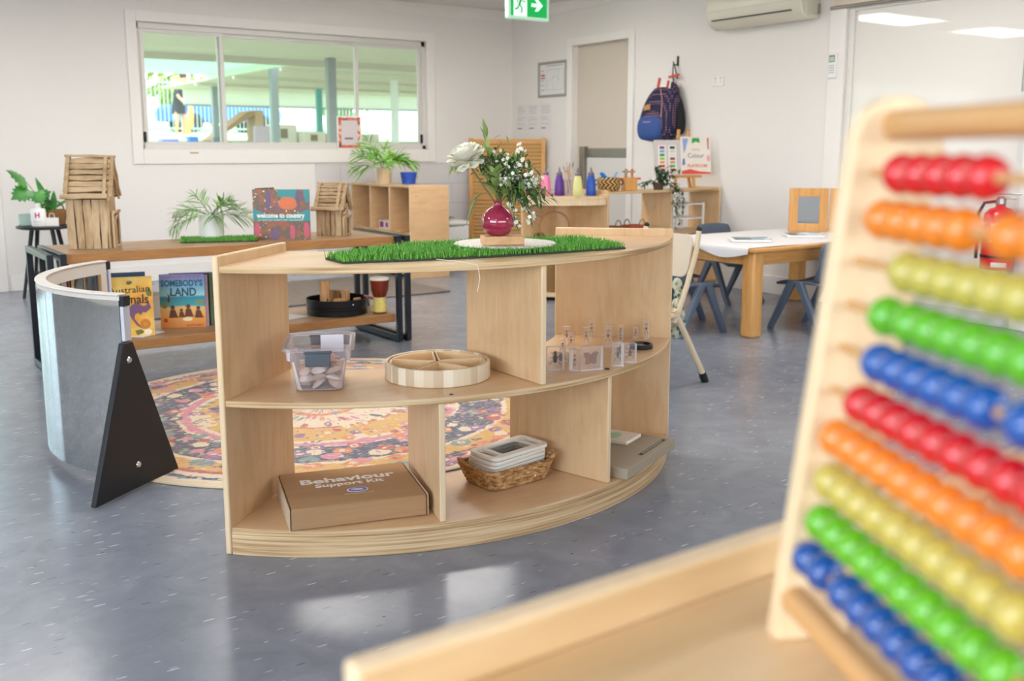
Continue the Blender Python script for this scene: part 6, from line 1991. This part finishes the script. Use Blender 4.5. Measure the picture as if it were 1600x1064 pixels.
post('turquoise post left of the framed card, in the middle pane', 9.6, 21.4, 2.46, '53b7bb', .12)
post('white post in the right hand pane, beside the framed card', 9.6, 17.8, 2.46, 'e8eef0', .12)
# fence of thin upright bars
fe2 = thing('pool_fence', 'pale steel bar fence across the far side of the yard', 'fence', (14, 33, gz(33)))
b = B()
for i in range(170):
    x = 4 + i * .13
    b.bx((x - .012, 33 - .012, gz(33) + .08), (x + .012, 33 + .012, gz(33) + 1.75))
b.obj('bars', pl('a9bcb4', .5), fe2, world=True)
B().bx((4, 32.97, gz(33) + .15), (26.1, 33.03, gz(33) + .2)).bx((4, 32.97, gz(33) + 1.6), (26.1, 33.03, gz(33) + 1.65)).obj('rails', pl('a9bcb4', .5), fe2, world=True)
wl = thing('panel_fence', 'white corrugated panel fence behind the lawn at the right of the window', 'fence', (20, 28, gz(28)))
b = B()
for i in range(60):
    b.bx((14.2 + i * .2, 28, gz(28)), (14.2 + i * .2 + .19, 28.03 + .02 * (i % 2), gz(28) + 1.1))
b.obj('panels', pl('e6e8ee', .6), wl, world=True)
def car(label, x, y, rz, c_):
    t = thing('car', label, 'car', (x, y, gz(y)), rz)
    prof = [(-2.1, .35), (-2.15, .75), (-1.95, .95), (-1.3, 1.02), (-.75, 1.42), (.75, 1.46), (1.45, 1.05), (2.0, .95), (2.15, .7), (2.1, .35)]
    b = B().prism(prof, -.85, .85, RX(PI / 2)); b.obj('body', pl(c_, .25, 0, .5, .03), t, bevel=.08, seg=3)
    for s_ in (-1, 1):
        B().prism([(-1.1, 1.03), (-.68, 1.36), (.68, 1.39), (1.2, 1.05)], s_ * .855, s_ * .862, RX(PI / 2)).obj('side_window', pl('3c4650', .15), t)
        for xx in (-1.3, 1.3):
            B().cyl((xx, s_ * .70, .32), (xx, s_ * .87, .32), .32, n=24).obj('wheel', pl('2c2d2f', .6), t)
car('white car parked beyond the yard fence at the left edge of the window', 6.4, 37.4, R(10), 'f0f0ee')
car('blue car parked beyond the yard fence, behind the person', 12.6, 37.0, R(5), '4a78c8')
def tree(label, x, y, h, r_, c_):
    t = thing('tree', label, 'tree', (x, y, gz(y)))
    B().tube([(0, 0, 0), (.1, 0, h * .3), (.05, .1, h * .7)], [.22, .17, .09], 10).obj('trunk', pl('8a7462', .9), t)
    b = B()
    for i in range(420):
        d_ = V((random.gauss(0, 1), random.gauss(0, 1), random.gauss(0, 1))).normalized()
        p = V((0, 0, h * .72)) + V((d_.x * r_, d_.y * r_, d_.z * r_ * .75)) * random.uniform(.55, 1)
        b.leaf(p, d_ + V((random.uniform(-.6, .6), random.uniform(-.6, .6), random.uniform(-.8, .3))), r_ * .3, r_ * .09, droop=.2, k=2)
    b.obj('foliage', pl(c_, .7, var=.25, scale=2), t, recalc=False)
tree('pale green tree beyond the fence at the left of the window', 8.6, 43, 3.6, 2.4, 'a9c47c')
tree('yellow-green tree beyond the fence behind the person', 14.0, 44.5, 3.4, 2.2, 'c2cc84')
tree('tree with a pale trunk beyond the fence in the middle pane', 20.5, 43, 3.9, 2.3, '93b878')
# play things on the lawn
ra = thing('play_ramp', 'brown timber ramp with an upright end on the lawn', 'ramp', (8.3, 23.2, gz(23.2)))
B().prism([(-.75, 0.02), (-.7, .0), (.35, .62), (.35, .70), (.2, .70)], -.3, .3, RX(PI / 2)).obj('deck', pl('c09a76', .7), ra)
B().bx((.352, -.3, -.05), (.55, .3, .72)).obj('upright', pl('e0b898', .7), ra)
def block(label, x, y, sx_, sy_, h, c_, hole=False):
    t = thing('play_block', label, 'play block', (x, y, gz(y) - .02))
    B().bx((-sx_ / 2, -sy_ / 2, 0), (sx_ / 2, sy_ / 2, h)).obj('body', pl(c_, .6), t, bevel=.02)
    if hole:
        B().bx((-.1, -sy_ / 2 - .006, h * .35), (.06, -sy_ / 2 - .001, h * .8)).obj('opening', pl('8a8168', .8), t)
block('mauve play board upright beside the left mullion', 7.45, 19.4, .34, .06, .42, 'c9b4c8')
block('tall white play block with an opening in the middle pane', 8.35, 20.6, .55, .4, .44, 'f3ebe4', True)
block('low white play block right of the tall one', 8.9, 20.3, .5, .4, .30, 'f0e4dc', True)
block('peach play block right of the middle verandah post', 9.6, 20.4, .55, .4, .28, 'efc3a4', True)
block('white play block far right in the middle pane', 10.35, 20.6, .5, .4, .26, 'f3ebe4')
block('small blue play block on the grass below the person', 6.75, 21.6, .2, .2, .16, '4b86e0')
block('low blue play mat block left of the small blue one', 6.3, 21.8, .36, .3, .10, '8f8fe0')
# person leaning forward
pe = thing('person', 'person in a dark top and skirt leaning forward on the lawn beyond the window', 'person', (8.0, 26.6, gz(26.6)), R(200))
def skin_body(joints, edges, name, m_, parent, lv=2):
    me = bpy.data.meshes.new(name)
    me.from_pydata([j[0] for j in joints], edges, [])
    o = bpy.data.objects.new(name, me); COL.objects.link(o); o.parent = parent
    me.materials.append(m_)
    o.modifiers.new('skin', 'SKIN')
    if not me.skin_vertices:
        bpy.context.view_layer.objects.active = o
    for i, j in enumerate(joints):
        sv = me.skin_vertices[0].data[i]
        sv.radius = (j[1], j[2] if len(j) > 2 else j[1]); sv.use_root = (i == 0)
    md = o.modifiers.new('sub', 'SUBSURF'); md.levels = lv; md.render_levels = lv
    return o
SKIN = pl('d9a88c', .6)
J = [((0, 0, .86), .13, .11), ((0, .06, 1.08), .13, .10), ((0, .14, 1.27), .14, .10), ((0, .20, 1.38), .055), ((0, .25, 1.47), .075, .09), ((0, .275, 1.57), .08, .095),
     ((.17, .17, 1.29), .055), ((.21, .27, 1.05), .043), ((.12, .42, .88), .034), ((.07, .47, .80), .03, .02),
     ((-.17, .17, 1.29), .055), ((-.21, .27, 1.05), .043), ((-.12, .42, .88), .034), ((-.07, .47, .80), .03, .02),
     ((.10, .0, .80), .09), ((.11, .05, .46), .062), ((.11, .0, .09), .042), ((.11, .12, .04), .035, .025),
     ((-.10, .0, .80), .09), ((-.11, .05, .46), .062), ((-.11, .0, .09), .042), ((-.11, .12, .04), .035, .025)]
ED = [(0, 1), (1, 2), (2, 3), (3, 4), (4, 5), (2, 6), (6, 7), (7, 8), (8, 9), (2, 10), (10, 11), (11, 12), (12, 13), (0, 14), (14, 15), (15, 16), (16, 17), (0, 18), (18, 19), (19, 20), (20, 21)]
skin_body(J, ED, 'body', SKIN, pe)
DK = pl('3a3f46', .8)
loft_secs = [(.19, .16, -.02, .62), (.185, .15, -.01, .80), (.17, .13, .02, .95), (.165, .125, .07, 1.1), (.185, .125, .13, 1.24), (.15, .10, .165, 1.33), (.07, .07, .185, 1.375)]
vs, fs2 = [], []
for (rx, ry, cy, z) in loft_secs:
    for i in range(20):
        a = 2 * PI * i / 20
        vs.append((rx * math.cos(a), cy + ry * math.sin(a), z))
for j in range(len(loft_secs) - 1):
    for i in range(20):
        fs2.append((j * 20 + i, j * 20 + (i + 1) % 20, j * 20 + 20 + (i + 1) % 20, j * 20 + 20 + i))
B()._add(vs, fs2).obj('dark_dress', DK, pe, smooth=80)
for s_ in (-1, 1):
    B().tube([(s_ * .13, .165, 1.30), (s_ * .19, .20, 1.22), (s_ * .215, .255, 1.10)], [.07, .068, .062], 12).obj('sleeve', DK, pe, smooth=80)
    B().bx((s_ * .11 - .045, -.06, -.02), (s_ * .11 + .045, .2, .06)).obj('shoe', pl('c9b0b8', .6), pe, bevel=.02)
b = B().sph((0, .245, 1.585), .10, 16, 12, sc=(.95, 1.0, 1.08)); b.obj('hair', pl('4a342a', .6), pe)
for s_ in (-1, 1):
    B().sph((s_ * .032, .355, 1.56), .011, 8, 6).obj('eye', pl('2a2220', .4), pe)
B().sph((0, .365, 1.53), .016, 8, 6, sc=(.8, 1.2, 1.2)).obj('nose', SKIN, pe)
B().sph((0, .352, 1.50), .02, 8, 6, sc=(1.2, .5, .35)).obj('mouth', pl('b5675c', .5), pe)
fab = thing('orange_cloth', 'orange and yellow cloth hanging from the person\'s hands', 'cloth', (8.0, 26.6, gz(26.6)), R(200))
B().tube([(.0, .50, .80), (.04, .52, .6), (.10, .54, .35), (.2, .55, .1)], [.05, .09, .10, .05], 10).obj('cloth', pl('efb070', .8), fab)
